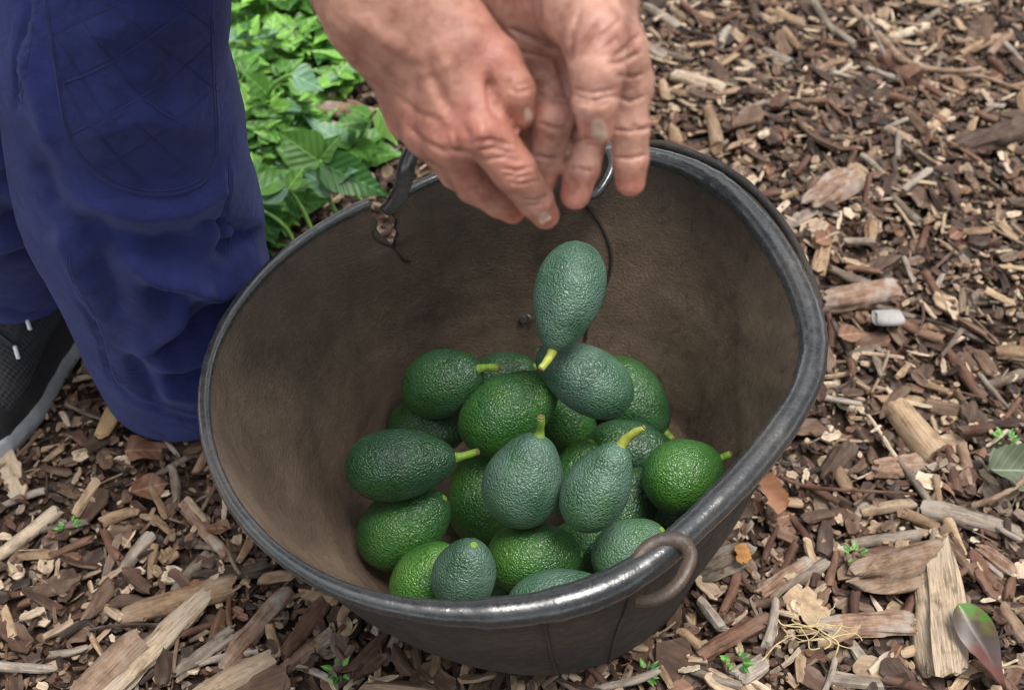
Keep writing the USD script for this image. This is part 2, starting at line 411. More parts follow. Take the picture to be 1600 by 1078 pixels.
SKINS = {
    'dark': avocado_skin('avocado_dark', (0.012, 0.04, 0.016), (0.018, 0.062, 0.02), (0.03, 0.098, 0.02), (0.06, 0.13, 0.085), 0.35, 0.32),
    'green': avocado_skin('avocado_green', (0.016, 0.06, 0.014), (0.026, 0.1, 0.018), (0.052, 0.145, 0.02), (0.05, 0.12, 0.065), 0.3, 0.32),
    'bright': avocado_skin('avocado_bright', (0.02, 0.08, 0.014), (0.04, 0.135, 0.02), (0.085, 0.2, 0.024), (0.06, 0.15, 0.07), 0.2, 0.33),
    'bloom': avocado_skin('avocado_bloom', (0.022, 0.065, 0.035), (0.04, 0.1, 0.058), (0.06, 0.14, 0.065), (0.10, 0.168, 0.135), 0.7, 0.42),
}


def plain(name, c, rough=0.6, spec=0.4, var=0.25, scale=60.0, bump=0.15, dist=0.001, extra=None):
    c = np.array(c)
    return mat(name, {'co': ('texture_coordinate', {}), 'n': ('noise_texture', {'scale': scale, 'detail': 4.0, 'roughness': 0.6}),
                      'r': ('rgb_ramp', {'ramp': [(0.3, tuple(c * (1 - var))), (0.5, tuple(c)), (0.7, tuple(c * (1 + var)))]}),
                      'b': ('bump', {'strength': bump, 'distance': dist}), 'p': ('principled_bsdf', {'roughness': rough, 'specular_ior_level': spec, **(extra or {})})},
               [('co.object', 'n.vector'), ('n.fac', 'r.fac'), ('r.color', 'p.base_color'), ('n.fac', 'b.height'), ('b.normal', 'p.normal')])


STEM = plain('avocado_stem_green', (0.16, 0.27, 0.035), 0.5, 0.4, 0.35, 150.0, 0.4, 0.001)
STEM_Y = plain('avocado_stem_yellow', (0.32, 0.36, 0.06), 0.5, 0.4, 0.3, 150.0, 0.4, 0.001)
STEM_CUT = plain('avocado_stem_cut', (0.13, 0.1, 0.04), 0.7, 0.3, 0.3, 200.0, 0.4, 0.001)
SOLE = plain('grey_sole', (0.24, 0.25, 0.27), 0.6, 0.4, 0.2, 80.0, 0.2, 0.001)
SHOE = mat('black_mesh_shoe', {'co': ('texture_coordinate', {}), 'v': ('voronoi_texture', {'scale': 240.0, 'randomness': 0.0}), 'r': ('rgb_ramp', {'ramp': [(0.2, (0.006, 0.006, 0.007)), (0.5, (0.016, 0.016, 0.018))]}),
                               'b': ('bump', {'strength': 0.8, 'distance': 0.0015}), 'p': ('principled_bsdf', {'roughness': 0.65})},
           [('co.object', 'v.vector'), ('v.distance', 'r.fac'), ('r.color', 'p.base_color'), ('v.distance', 'b.height'), ('b.normal', 'p.normal')])
SHOE_TRIM = plain('black_shoe_trim', (0.014, 0.014, 0.016), 0.45, 0.4, 0.2)
LACE = plain('white_lace', (0.7, 0.7, 0.72), 0.7)
METAL = plain('rivet_metal', (0.25, 0.25, 0.26), 0.35, 0.5, 0.2, 200.0, 0.2, 0.001, {'metallic': 0.9})

cloth_nodes = lambda a, b: ({
    'co': ('texture_coordinate', {}), 'n': ('noise_texture', {'scale': 16.0, 'detail': 5.0, 'roughness': 0.6}), 'r': ('rgb_ramp', {'ramp': [(0.32, a), (0.68, b)]}),
    'mp': ('mapping', {'scale': (900, 900, 900), 'rotation': (0.4, 0.7, 0.3)}), 'w': ('wave_texture', {'scale': 1.0, 'distortion': 0.6}), 'n2': ('noise_texture', {'scale': 700.0, 'detail': 3.0}),
    'h': ('math', {'math_type': 'multiply_add', 'value2': 0.6}), 'b': ('bump', {'strength': 0.35, 'distance': 0.0006}),
    'nc': ('noise_texture', {'scale': 42.0, 'detail': 6.0, 'roughness': 0.6, 'distortion': 0.8}), 'b2': ('bump', {'strength': 0.45, 'distance': 0.006}), 'nl': ('noise_texture', {'scale': 260.0, 'detail': 1.0}), 'rl': ('map_range', {'from_min': 0.83, 'from_max': 0.86, 'to_min': 0, 'to_max': 0.5, 'clamp': True}), 'ml': ('mix', {'color2': (0.3, 0.3, 0.32)}),
    'rc': ('rgb_ramp', {'ramp': [(0.35, (0.86, 0.86, 0.88)), (0.65, (1.14, 1.14, 1.12))]}), 'mc': ('mix', {'mix_type': 'multiply', 'fac': 1.0}),
    'p': ('principled_bsdf', {'roughness': 0.85, 'specular_ior_level': 0.2, 'sheen_weight': 0.12, 'sheen_roughness': 0.4, 'sheen_tint': (0.6, 0.65, 0.9)})},
    [('co.object', 'n.vector'), ('n.fac', 'r.fac'), ('co.object', 'nc.vector'), ('nc.fac', 'b2.height'), ('nc.fac', 'rc.fac'), ('r.color', 'mc.color1'), ('rc.color', 'mc.color2'), ('co.object', 'nl.vector'), ('nl.fac', 'rl.value'), ('rl.result', 'ml.fac'), ('mc.color', 'ml.color1'), ('ml.color', 'p.base_color'), ('b2.normal', 'b.normal'), ('co.object', 'mp.vector'), ('mp.vector', 'w.vector'), ('co.object', 'n2.vector'), ('w.fac', 'h.value1'), ('n2.fac', 'h.value3'), ('h.value', 'b.height'), ('b.normal', 'p.normal')])
NAVY = mat('navy_cotton', *cloth_nodes((0.0122, 0.0180, 0.084), (0.0205, 0.0290, 0.130)))
NAVY_PATCH = mat('navy_patch_cotton', *cloth_nodes((0.0112, 0.0162, 0.076), (0.0185, 0.0265, 0.116)))
SEAM = plain('pale_navy_thread', (0.03, 0.036, 0.12), 0.8)
THREAD = plain('navy_thread', (0.014, 0.019, 0.075), 0.8)
SHIRT = mat('navy_shirt', *cloth_nodes((0.02, 0.024, 0.07), (0.03, 0.035, 0.09)))
HAIR = plain('dark_hair', (0.03, 0.02, 0.015), 0.5)

SKIN = mat('skin', {
    'co': ('texture_coordinate', {}), 'a': ('attribute', {'attribute': 'tone'}),
    'n': ('noise_texture', {'scale': 45.0, 'detail': 4.0, 'roughness': 0.6}), 'r': ('rgb_ramp', {'ramp': [(0.32, (0.74, 0.62, 0.6)), (0.5, (1, 1, 1)), (0.7, (1.16, 1.16, 1.14))]}),
    'm': ('mix', {'mix_type': 'multiply', 'fac': 1.0}),
    'v': ('voronoi_texture', {'scale': 900.0}), 'n2': ('noise_texture', {'scale': 350.0, 'detail': 4.0, 'roughness': 0.65}), 'n5': ('noise_texture', {'scale': 150.0, 'detail': 4.0, 'roughness': 0.65}),
    'rf': ('rgb_ramp', {'ramp': [(0.35, (0.8, 0.7, 0.66)), (0.5, (1, 1, 1)), (0.68, (1.12, 1.12, 1.12))]}), 'm2': ('mix', {'mix_type': 'multiply', 'fac': 1.0}),
    'h': ('math', {'math_type': 'multiply_add', 'value2': 0.4}), 'b': ('bump', {'strength': 0.5, 'distance': 0.0012}),
    'p': ('principled_bsdf', {'roughness': 0.48, 'specular_ior_level': 0.4, 'subsurface_weight': 0.15, 'subsurface_scale': 0.003, 'subsurface_radius': (1, 0.35, 0.2)})},
    [('a.color', 'm.color1'), ('co.object', 'n.vector'), ('n.fac', 'r.fac'), ('r.color', 'm.color2'), ('co.object', 'v.vector'), ('co.object', 'n2.vector'), ('co.object', 'n5.vector'), ('n5.fac', 'rf.fac'), ('m.color', 'm2.color1'), ('rf.color', 'm2.color2'),
     ('m2.color', 'p.base_color'), ('v.distance', 'h.value1'), ('n2.fac', 'h.value3'), ('h.value', 'b.height'), ('b.normal', 'p.normal')])
NAIL = plain('fingernail', (0.28, 0.175, 0.135), 0.45, 0.3, 0.12, 120.0, 0.1, 0.0005)


def leaf_mat(name, c1, c2, rough=0.42):
    return mat(name, {'co': ('texture_coordinate', {}), 'oi': ('object_info', {}), 'n': ('noise_texture', {'scale': 30.0, 'detail': 3.0}), 'r': ('rgb_ramp', {'ramp': [(0.3, c1), (0.7, c2)]}),
                      'hv': ('hsv', {}), 'rv': ('map_range', {'to_min': 0.75, 'to_max': 1.25}),
                      'sx': ('separate_xyz', {}), 'ab': ('math', {'math_type': 'absolute'}), 'vv': ('math', {'math_type': 'multiply_add', 'value2': -0.9}), 'cb': ('combine_xyz', {}), 'mv': ('map_range', {'from_min': 0.0003, 'from_max': 0.0013, 'to_min': 0.55, 'to_max': 0.0, 'clamp': True}), 'vn': ('mix', {'color2': tuple(min(1.0, 1.9 * q + 0.03) for q in c2)}), 'rw': ('map_range', {'from_min': 0.82, 'from_max': 1.0, 'to_min': 0.0, 'to_max': 0.2, 'clamp': True}), 'v2': ('mix', {'color2': tuple(min(1.0, 1.5 * q + 0.01) for q in c2)}),
                      'n9': ('noise_texture', {'scale': 90.0, 'detail': 5.0, 'roughness': 0.7}), 'r9': ('map_range', {'from_min': 0.66, 'from_max': 0.74, 'to_min': 0, 'to_max': 0.5, 'clamp': True}), 'm9': ('mix', {'color2': (0.12, 0.085, 0.03)}),
                      'w': ('wave_texture', {'scale': 30.0, 'distortion': 0.4, 'bands_direction': 'x'}), 'b': ('bump', {'strength': 0.5, 'distance': 0.0012}),
                      'p': ('principled_bsdf', {'roughness': rough, 'specular_ior_level': 0.45}), 't': ('translucent_bsdf', {}), 'mx': ('mix_closure', {'fac': 0.3})},
               [('co.object', 'n.vector'), ('n.fac', 'r.fac'), ('oi.random', 'rv.value'), ('rv.result', 'hv.value'), ('r.color', 'hv.color'), ('co.object', 'sx.vector'), ('sx.y', 'ab.value1'), ('ab.value', 'vv.value1'), ('sx.x', 'vv.value3'), ('vv.value', 'cb.x'), ('cb.vector', 'w.vector'), ('w.fac', 'rw.value'), ('rw.result', 'v2.fac'), ('hv.color', 'v2.color1'), ('ab.value', 'mv.value'), ('mv.result', 'vn.fac'), ('v2.color', 'vn.color1'), ('co.object', 'n9.vector'), ('n9.fac', 'r9.value'), ('r9.result', 'm9.fac'), ('vn.color', 'm9.color1'), ('m9.color', 'p.base_color'), ('m9.color', 't.color'), ('w.fac', 'b.height'), ('b.normal', 'p.normal'),
                ('p.BSDF', 'mx.closure1'), ('t.BSDF', 'mx.closure2')], 'mx.closure')


LEAF = leaf_mat('weed_leaf', (0.055, 0.16, 0.022), (0.11, 0.26, 0.045))
LEAF_LIGHT = leaf_mat('weed_leaf_light', (0.12, 0.29, 0.04), (0.2, 0.4, 0.075))
LEAF_DARK = leaf_mat('weed_leaf_dark', (0.025, 0.095, 0.02), (0.05, 0.15, 0.03), 0.35)
LEAF_BLUE = leaf_mat('weed_leaf_blue', (0.1, 0.22, 0.12), (0.17, 0.31, 0.18))
WEED_STEM = plain('weed_stem', (0.2, 0.36, 0.08), 0.5)
DRY_LEAF = leaf_mat('dry_leaf', (0.13, 0.06, 0.035), (0.24, 0.13, 0.08), 0.6)
DRY_GREY = leaf_mat('dry_grey_green_leaf', (0.1, 0.13, 0.075), (0.19, 0.22, 0.15), 0.7)
ORANGE = plain('orange_peel', (0.28, 0.12, 0.025), 0.6)
ORANGE_BARK = plain('orange_bark', (0.2, 0.085, 0.04), 0.6)
STRAW = plain('dry_straw', (0.42, 0.33, 0.17), 0.7)
STONE = plain('grey_stone', (0.27, 0.26, 0.25), 0.75)
FALLEN = mat('green_and_red_leaf', {'co': ('texture_coordinate', {}), 'sx': ('separate_xyz', {}), 'n': ('noise_texture', {'scale': 70.0, 'detail': 5.0}), 'ad': ('math', {'math_type': 'multiply_add', 'value2': 0.09}), 'ys': ('math', {'math_type': 'multiply_add', 'value2': -1.1}),
                                    'mr': ('map_range', {'from_min': 0.015, 'from_max': 0.105, 'clamp': True}),
                                    'r': ('rgb_ramp', {'ramp': [(0, (0.035, 0.12, 0.014)), (0.35, (0.06, 0.15, 0.02)), (0.48, (0.1, 0.08, 0.03)), (0.62, (0.06, 0.042, 0.035)), (0.85, (0.07, 0.052, 0.048)), (1, (0.09, 0.03, 0.025))]}),
                                    'p': ('principled_bsdf', {'roughness': 0.4})},
             [('co.object', 'sx.vector'), ('co.object', 'n.vector'), ('n.fac', 'ad.value1'), ('sx.x', 'ys.value3'), ('sx.y', 'ys.value1'), ('ys.value', 'ad.value3'), ('ad.value', 'mr.value'), ('mr.result', 'r.fac'), ('r.color', 'p.base_color')])

# ------------------------------------------------------------------ the ground
BASE_C, BASE_R = np.array([0.03, 0.645]), 0.150
rng = np.random.default_rng(11)


def ground_z(x, y):
    x, y = np.asarray(x, float), np.asarray(y, float)
    p = np.stack([x, y, 0 * x], -1)
    h = 0.045 * fbm(p, 2.6, 5) + 0.016 * noise(p, 11, 9)
    k = smooth01((np.hypot(x - BASE_C[0], y - BASE_C[1]) - 0.15) / 0.12)
    k2 = smooth01((np.hypot((x + 0.42) / 1.6, y - 0.80) - 0.08) / 0.1)
    return h * k * k2 - 0.004


def axis_samples():
    near = np.linspace(-1.8, 1.8, 160)
    far = np.array([2.2, 3, 5, 9, 16, 30, 60])
    return np.r_[-far[::-1], near, far]


ax = axis_samples(); ay = axis_samples() + 1.0
X, Y = np.meshgrid(ax, ay, indexing='ij')
tag(obj('ground', grid(np.stack([X, Y, ground_z(X, Y)], -1)), soil, smooth=True), 'dark brown soil under the wood chip mulch', kind='structure')


# ------------------------------------------------------------------ added trees, out of view, that block low skylight and darken rim reflections
BARK_M = usdkit.material(stage, '/World/Looks/tree_bark', {'n': ('noise_texture', {'scale': 9.0, 'detail': 5.0}), 'g': ('geometry', {}), 'r': ('rgb_ramp', {'ramp': [(0.3, (0.05, 0.04, 0.03)), (0.7, (0.15, 0.12, 0.1))]}), 'p': ('principled_bsdf', {'roughness': 0.9})},
                         [('g.position', 'n.vector'), ('n.fac', 'r.fac'), ('r.color', 'p.base_color')], surface='p.BSDF')
CROWN_M = usdkit.material(stage, '/World/Looks/tree_leaves', {'g': ('geometry', {}), 'r': ('rgb_ramp', {'ramp': [(0, (0.022, 0.05, 0.014)), (1, (0.05, 0.1, 0.026))]}), 'p': ('principled_bsdf', {'roughness': 0.45}), 't': ('translucent_bsdf', {'color': (0.06, 0.12, 0.02)}), 'm': ('mix_closure', {'fac': 0.25})},
                          [('g.random_per_island', 'r.fac'), ('r.color', 'p.base_color'), ('p.BSDF', 'm.closure1'), ('t.BSDF', 'm.closure2')], surface='m.closure')
gt = np.random.default_rng(77)
cl_ = gt.normal(0, 1, (60, 3)); cl_ = cl_ / np.linalg.norm(cl_, axis=1, keepdims=True) * (gt.uniform(0.35, 1, 60) ** 0.5)[:, None] * [1.55, 1.55, 1.35] + [0, 0, 2.35]
pos_ = np.repeat(cl_, 55, 0) + gt.normal(0, 0.26, (3300, 3))
ax_ = gt.normal(0, 1, pos_.shape) + [0, 0, -0.4]; ax_ /= np.linalg.norm(ax_, axis=1, keepdims=True)
sd_ = np.cross(ax_, gt.normal(0, 1, pos_.shape)); sd_ /= np.linalg.norm(sd_, axis=1, keepdims=True)
ln_ = gt.uniform(0.06, 0.11, (len(pos_), 1)); nr_ = np.cross(ax_, sd_)
lv_ = np.stack([pos_ - ax_ * ln_, pos_ + sd_ * ln_ * 0.42 + nr_ * 0.008, pos_ + ax_ * ln_, pos_ - sd_ * ln_ * 0.42 + nr_ * 0.008], 1).reshape(-1, 3)
q_ = np.arange(len(pos_))[:, None] * 4
crown_ = (lv_, np.vstack([q_ + [0, 1, 2], q_ + [0, 2, 3]]))
limbs_ = [tube(spline(np.array([[0, 0, -0.05], [0.04, 0.02, 0.6], [-0.02, 0.05, 1.3], [0.05, 0, 2.6]]), 14), np.linspace(0.13, 0.04, 14), 10)]
for k in range(6):
    a_ = k * 1.05 + gt.uniform(-0.2, 0.2); z_ = 0.8 + 0.16 * k
    limbs_.append(tube(spline(np.array([[0, 0, z_], [0.5 * math.cos(a_), 0.5 * math.sin(a_), z_ + 0.35], [1.1 * math.cos(a_), 1.1 * math.sin(a_), z_ + 0.9]]), 8), np.linspace(0.06, 0.015, 8), 7))
first_added_tree = None
for k, (a_, r_, sc_) in enumerate([(10, 4.4, 1.1), (52, 4.6, 1.2), (95, 4.5, 1.15), (138, 4.2, 1.0), (178, 3.9, 1.1), (220, 4.0, 1.0), (262, 4.3, 1.15), (305, 4.1, 1.05), (338, 4.6, 1.2)]):
    x_ = UsdGeom.Xform.Define(stage, path_of('orchard_tree'))
    x_.AddTranslateOp().Set(Gf.Vec3d(r_ * math.cos(math.radians(a_)), 0.7 + r_ * math.sin(math.radians(a_)), 0)); x_.AddRotateZOp().Set(47.0 * k); x_.AddScaleOp().Set(Gf.Vec3f(sc_, sc_, sc_))
    tag(x_.GetPrim(), 'added leafy tree out of view, blocking low skylight around the clearing', 'tree', 'added light blocking trees around the clearing')
    if first_added_tree is None:
        first_added_tree = x_.GetPrim()
        obj('trunk', joined(*limbs_), BARK_M, first_added_tree, 50)
        obj('crown', crown_, CROWN_M, first_added_tree, False)
    else:
        x_.GetPrim().GetReferences().AddInternalReference(first_added_tree.GetPath()); x_.GetPrim().SetInstanceable(True)


# ------------------------------------------------------------------ wood pieces
def stick(L, r, seed, n=9, sides=8, bend=0.03, rough=0.14, flat=1.0, jag=0.5, split=0.0, taper=0.1, knot=0.0, ends=0.14):
    """A broken piece of branch along x: uneven round, with torn ends; split > 0 cuts it lengthwise."""
    g = np.random.default_rng(seed)
    s = np.linspace(-0.5, 0.5, n)
    ph = g.uniform(0, 6.28, 2)
    c = np.stack([s * L, bend * L * np.sin(2.6 * s + ph[0]), bend * L * 0.6 * np.sin(3.1 * s + ph[1])], -1)
    c -= c.mean(0)
    th = np.linspace(0, 2 * np.pi, sides, endpoint=False)
    S, T = np.meshgrid(s, th, indexing='ij')
    q = np.stack([S * L / r * 0.22, np.cos(T) * 1.7, np.sin(T) * 1.7], -1) + g.uniform(0, 50, 3)
    q2 = np.stack([S * L / r * 0.25, np.cos(T) * 4.5, np.sin(T) * 4.5], -1) + g.uniform(0, 50, 3)
    R = r * (1 + taper * 2 * S + 3 * rough * fbm(q, 1.0, seed, 3) + 2.2 * rough * noise(q2, 1.0, seed + 3))
    R = R * (1 - ends * np.abs(2 * S) ** 5 * (1 + 0.8 * np.sin(T + ph[0])))
    if sides > 18:
        q3 = np.stack([S * L / r * 0.5, np.cos(T) * 11, np.sin(T) * 11], -1) + g.uniform(0, 50, 3)
        R = R * (1 + 0.9 * rough * noise(q3, 1.0, seed + 5) - 1.3 * rough * np.exp(-(noise(q3, 0.6, seed + 6) / 0.06) ** 2)) + 0.0006 * fbm(np.stack([S * L, r * np.cos(T), r * np.sin(T)], -1), 300, seed)
    if knot:
        R *= 1 + knot * np.exp(-((S - g.uniform(-0.3, 0.3)) * L / r) ** 2) * (1 + np.cos(T - g.uniform(0, 6)))
    y, z = np.cos(T) * R, np.sin(T) * R * flat
    if split:
        lim = (-0.75 + split) * r * (1 + 0.9 * fbm(q2, 0.8, seed + 8, 3))
        z = np.where(z < lim, lim + 0.12 * (z - lim), z)
    x = np.zeros_like(R)
    sm = lambda a: 0.5 * a + 0.25 * np.roll(a, 1) + 0.25 * np.roll(a, -1)
    j = sm(g.uniform(-1, 1, sides)) * jag * r * 0.9 + jag * r * 0.5 * np.cos(th + ph[0])
    j2 = sm(g.uniform(-1, 1, sides)) * jag * r * 0.9 + jag * r * 0.5 * np.cos(th + ph[1])
    w0, w1 = np.clip(1 - (S + 0.5) * L / r / 1.5, 0, 1), np.clip(1 - (0.5 - S) * L / r / 1.5, 0, 1)
    x = w0 * j + w1 * j2
    P = c[:, None] + np.stack([x, y, z], -1)
    e0, e1 = P[0].mean(0), P[-1].mean(0)
    k = np.arange(sides); k2 = (k + 1) % sides
    v, f = grid(P.transpose(1, 0, 2), True)
    i0, i1 = 0.5 * P[0] + 0.5 * e0 + [r * 0.12, 0, 0], 0.5 * P[-1] + 0.5 * e1 - [r * 0.12, 0, 0]
    i0 = i0 + g.uniform(-1, 1, i0.shape) * r * jag * 0.4 * [1, 0.2, 0.2]; i1 = i1 + g.uniform(-1, 1, i1.shape) * r * jag * 0.4 * [1, 0.2, 0.2]
    m = len(v); v = np.vstack([v, i0, i1, e0[None] + [r * 0.2, 0, 0], e1[None] - [r * 0.2, 0, 0]])
    a, b = m + k, m + sides + k; a2, b2 = m + k2, m + sides + k2; ca, cb = m + 2 * sides, m + 2 * sides + 1
    full = lambda q_: np.full(sides, q_)
    f = np.vstack([f, np.stack([k * n, a, k2 * n], 1), np.stack([k2 * n, a, a2], 1), np.stack([a, full(ca), a2], 1),
                   np.stack([k * n + n - 1, k2 * n + n - 1, b], 1), np.stack([k2 * n + n - 1, b2, b], 1), np.stack([b, b2, full(cb)], 1)])
    if trimesh.Trimesh(v, f, process=False).volume < 0:
        f = f[:, ::-1]
    return v, f


def flat_chip(L, W, T, seed, curl=0.0, m=7):
    """A splintered flake along x: torn ends, uneven faces."""
    g = np.random.default_rng(seed)
    s = np.linspace(-0.5, 0.5, m)
    wid = W / 2 * (0.75 + 0.5 * g.random(2)[0] * np.cos(s * 2.2)) * (1 + g.uniform(-0.22, 0.22, (2, m)))
    wid[:, 0] *= g.uniform(0.15, 0.9, 2); wid[:, -1] *= g.uniform(0.1, 0.9, 2)
    x = s * L
    xs = np.stack([x + g.uniform(-0.06, 0.06, m) * L, x + g.uniform(-0.02, 0.02, m) * L, x + g.uniform(-0.06, 0.06, m) * L])
    ys = np.stack([-wid[0], g.uniform(-0.15, 0.15, m) * W, wid[1]])
    zt = np.stack([0.25 * np.ones(m), 0.5 + g.uniform(-0.15, 0.2, m), 0.25 * np.ones(m)]) * T + g.uniform(-0.12, 0.12, (3, m)) * T
    zb = -np.stack([0.25 * np.ones(m), 0.5 + g.uniform(-0.15, 0.2, m), 0.25 * np.ones(m)]) * T
    lift = curl * ((xs / L) ** 2 * L + 2 * (ys ** 2) / W)
    top = np.stack([xs, ys, zt + lift], -1); bot = np.stack([xs, ys, zb + lift], -1)
    P = np.concatenate([top, bot[::-1]], 0)
    v, f = grid(P, True)
    n = m
    caps = []
    for e in (0, m - 1):
        r = [i * n + e for i in range(6)]
        q = [[r[0], r[1], r[4]], [r[0], r[4], r[5]], [r[1], r[2], r[3]], [r[1], r[3], r[4]]]
        caps += [t if e == 0 else t[::-1] for t in q]
    f = np.vstack([f, np.array(caps)[:, ::-1]])
    if trimesh.Trimesh(v, f, process=False).volume < 0:
        f = f[:, ::-1]
    return v, f


def leaf(L, W, seed, droop=0.25, fold=0.25, serr=0.0, m=13, k=7, tip=1.0, wave=0.05):
    """A leaf along +x from its base at the origin; upper side +z."""
    g = np.random.default_rng(seed)
    s = np.linspace(0, 1, m)
    w = np.sin(np.pi * np.clip(s, 0, 1) ** 0.70) ** 0.85 * (1 - s) ** (0.35 * tip) * (1 - 0.1 * s)
    w = w / w.max()
    u = np.linspace(-1, 1, k)
    S, Uu = np.meshgrid(s, u, indexing='ij')
    y = Uu * w[:, None] * W / 2 * (1 + serr * np.sign(np.sin(S * 40)) * (np.abs(Uu) > 0.9))
    z = fold * np.abs(y) - droop * L * S ** 1.8 + 0.25 * droop * L * S + wave * W * np.sin(S * 9 + g.uniform(0, 6) + Uu) * np.abs(Uu)
    x = S * L * (1 - 0.12 * droop * S)
    P = np.stack([x, y, z], -1)
    v, f = grid(P)
    f = f if np.cross(v[f[0, 1]] - v[f[0, 0]], v[f[0, 2]] - v[f[0, 0]])[2] > 0 else f[:, ::-1]
    return v, f


# the mulch that cannot be counted: one instancer of broken wood
protos, weights = [], []
for k in range(10):
    protos.append((flat_chip(0.02, 0.008 + 0.002 * (k % 3), 0.0035, 100 + k, 0.1 * (k % 3), 6), W_MIX)); weights.append(2.0)
for k in range(8):
    protos.append((stick(0.026, 0.0030 + 0.0006 * (k % 3), 200 + k, 6, 7, 0.04, 0.2, 1.0, 0.6, 0.5 * (k % 2)), W_MIX)); weights.append(1.6)
for k in range(6):
    protos.append((stick(0.045, 0.0014 + 0.0004 * (k % 3), 230 + k, 8, 5, 0.08, 0.15), W_MIX)); weights.append(0.6)
for k in range(8):
    protos.append((flat_chip(0.010, 0.0065, 0.0035, 260 + k, 0.05, 5), W_MIX)); weights.append(5.0)
for k in range(6):
    protos.append((flat_chip(0.022, 0.0026, 0.0016, 360 + k, 0.15, 6), W_MIX)); weights.append(2.6)
for k in range(5):
    protos.append((flat_chip(0.03, 0.016, 0.003, 290 + k, 0.25, 7), W_BARK)); weights.append(0.8)
for k in range(5):
    protos.append((stick(0.03, 0.0045, 300 + k, 7, 8, 0.02, 0.25, 0.8, 0.8, 0.7), W_TAN if k < 3 else W_GREY)); weights.append(0.3)
for k in range(3):
    protos.append((leaf(0.03, 0.016, 310 + k, 0.3, 0.3, 0.0, 7, 5), DRY_LEAF)); weights.append(0.28)
mul = UsdGeom.PointInstancer.Define(stage, '/World/mulch')
tag(mul.GetPrim(), 'fine brown mulch of wood chips, bark crumbs and splinters covering the ground', 'mulch', kind='stuff')
for i, (m, w_) in enumerate(protos):
    nm = '/World/mulch/mulch_piece' + (f'_{i:03d}' if i else '')
    g_ = usdkit.mesh(stage, nm, m, w_, 30)
    mul.GetPrototypesRel().AddTarget(nm)
N = 130000
px_ = rng.uniform(-1.35, 1.35, N); py_ = rng.uniform(0.05, 2.45, N)
keep = (np.hypot(px_ - BASE_C[0], py_ - BASE_C[1]) > BASE_R - 0.01) 
px_, py_ = px_[keep], py_[keep]; N = len(px_)
wts = np.array(weights); idx = rng.choice(len(protos), N, p=wts / wts.sum())
patch = noise(np.stack([px_, py_, 0 * px_], -1), 5.0, 77)
coarse = np.clip(0.35 + 0.55 * smooth01((px_ + 0.30) / 0.45) + 0.7 * patch, 0.15, 1.2)
scl = np.exp(rng.normal(-0.32, 0.42, N)) * (0.54 + 0.46 * coarse)
layer = rng.random(N)
pz_ = ground_z(px_, py_) + 0.002 + 0.017 * layer
yaw, pit, rol = rng.uniform(0, 2 * np.pi, N), rng.normal(0, 0.16 + 0.14 * layer, N), rng.normal(0, 0.3, N)


def quats(yaw, pit, rol):
    cy, sy, cp, sp, cr, sr = np.cos(yaw / 2), np.sin(yaw / 2), np.cos(pit / 2), np.sin(pit / 2), np.cos(rol / 2), np.sin(rol / 2)
    return np.stack([cr * cp * cy + sr * sp * sy, sr * cp * cy - cr * sp * sy, cr * sp * cy + sr * cp * sy, cr * cp * sy - sr * sp * cy], -1)


qs = quats(yaw, pit, rol)
mul.CreatePositionsAttr(Vt.Vec3fArray.FromNumpy(np.stack([px_, py_, pz_], -1).astype(np.float32)))
mul.CreateProtoIndicesAttr(Vt.IntArray.FromNumpy(idx.astype(np.int32)))
mul.CreateScalesAttr(Vt.Vec3fArray.FromNumpy((scl[:, None] * np.ones(3)).astype(np.float32)))
mul.CreateOrientationsAttr(Vt.QuathArray([Gf.Quath(float(a), float(b), float(c), float(d)) for a, b, c, d in qs]))

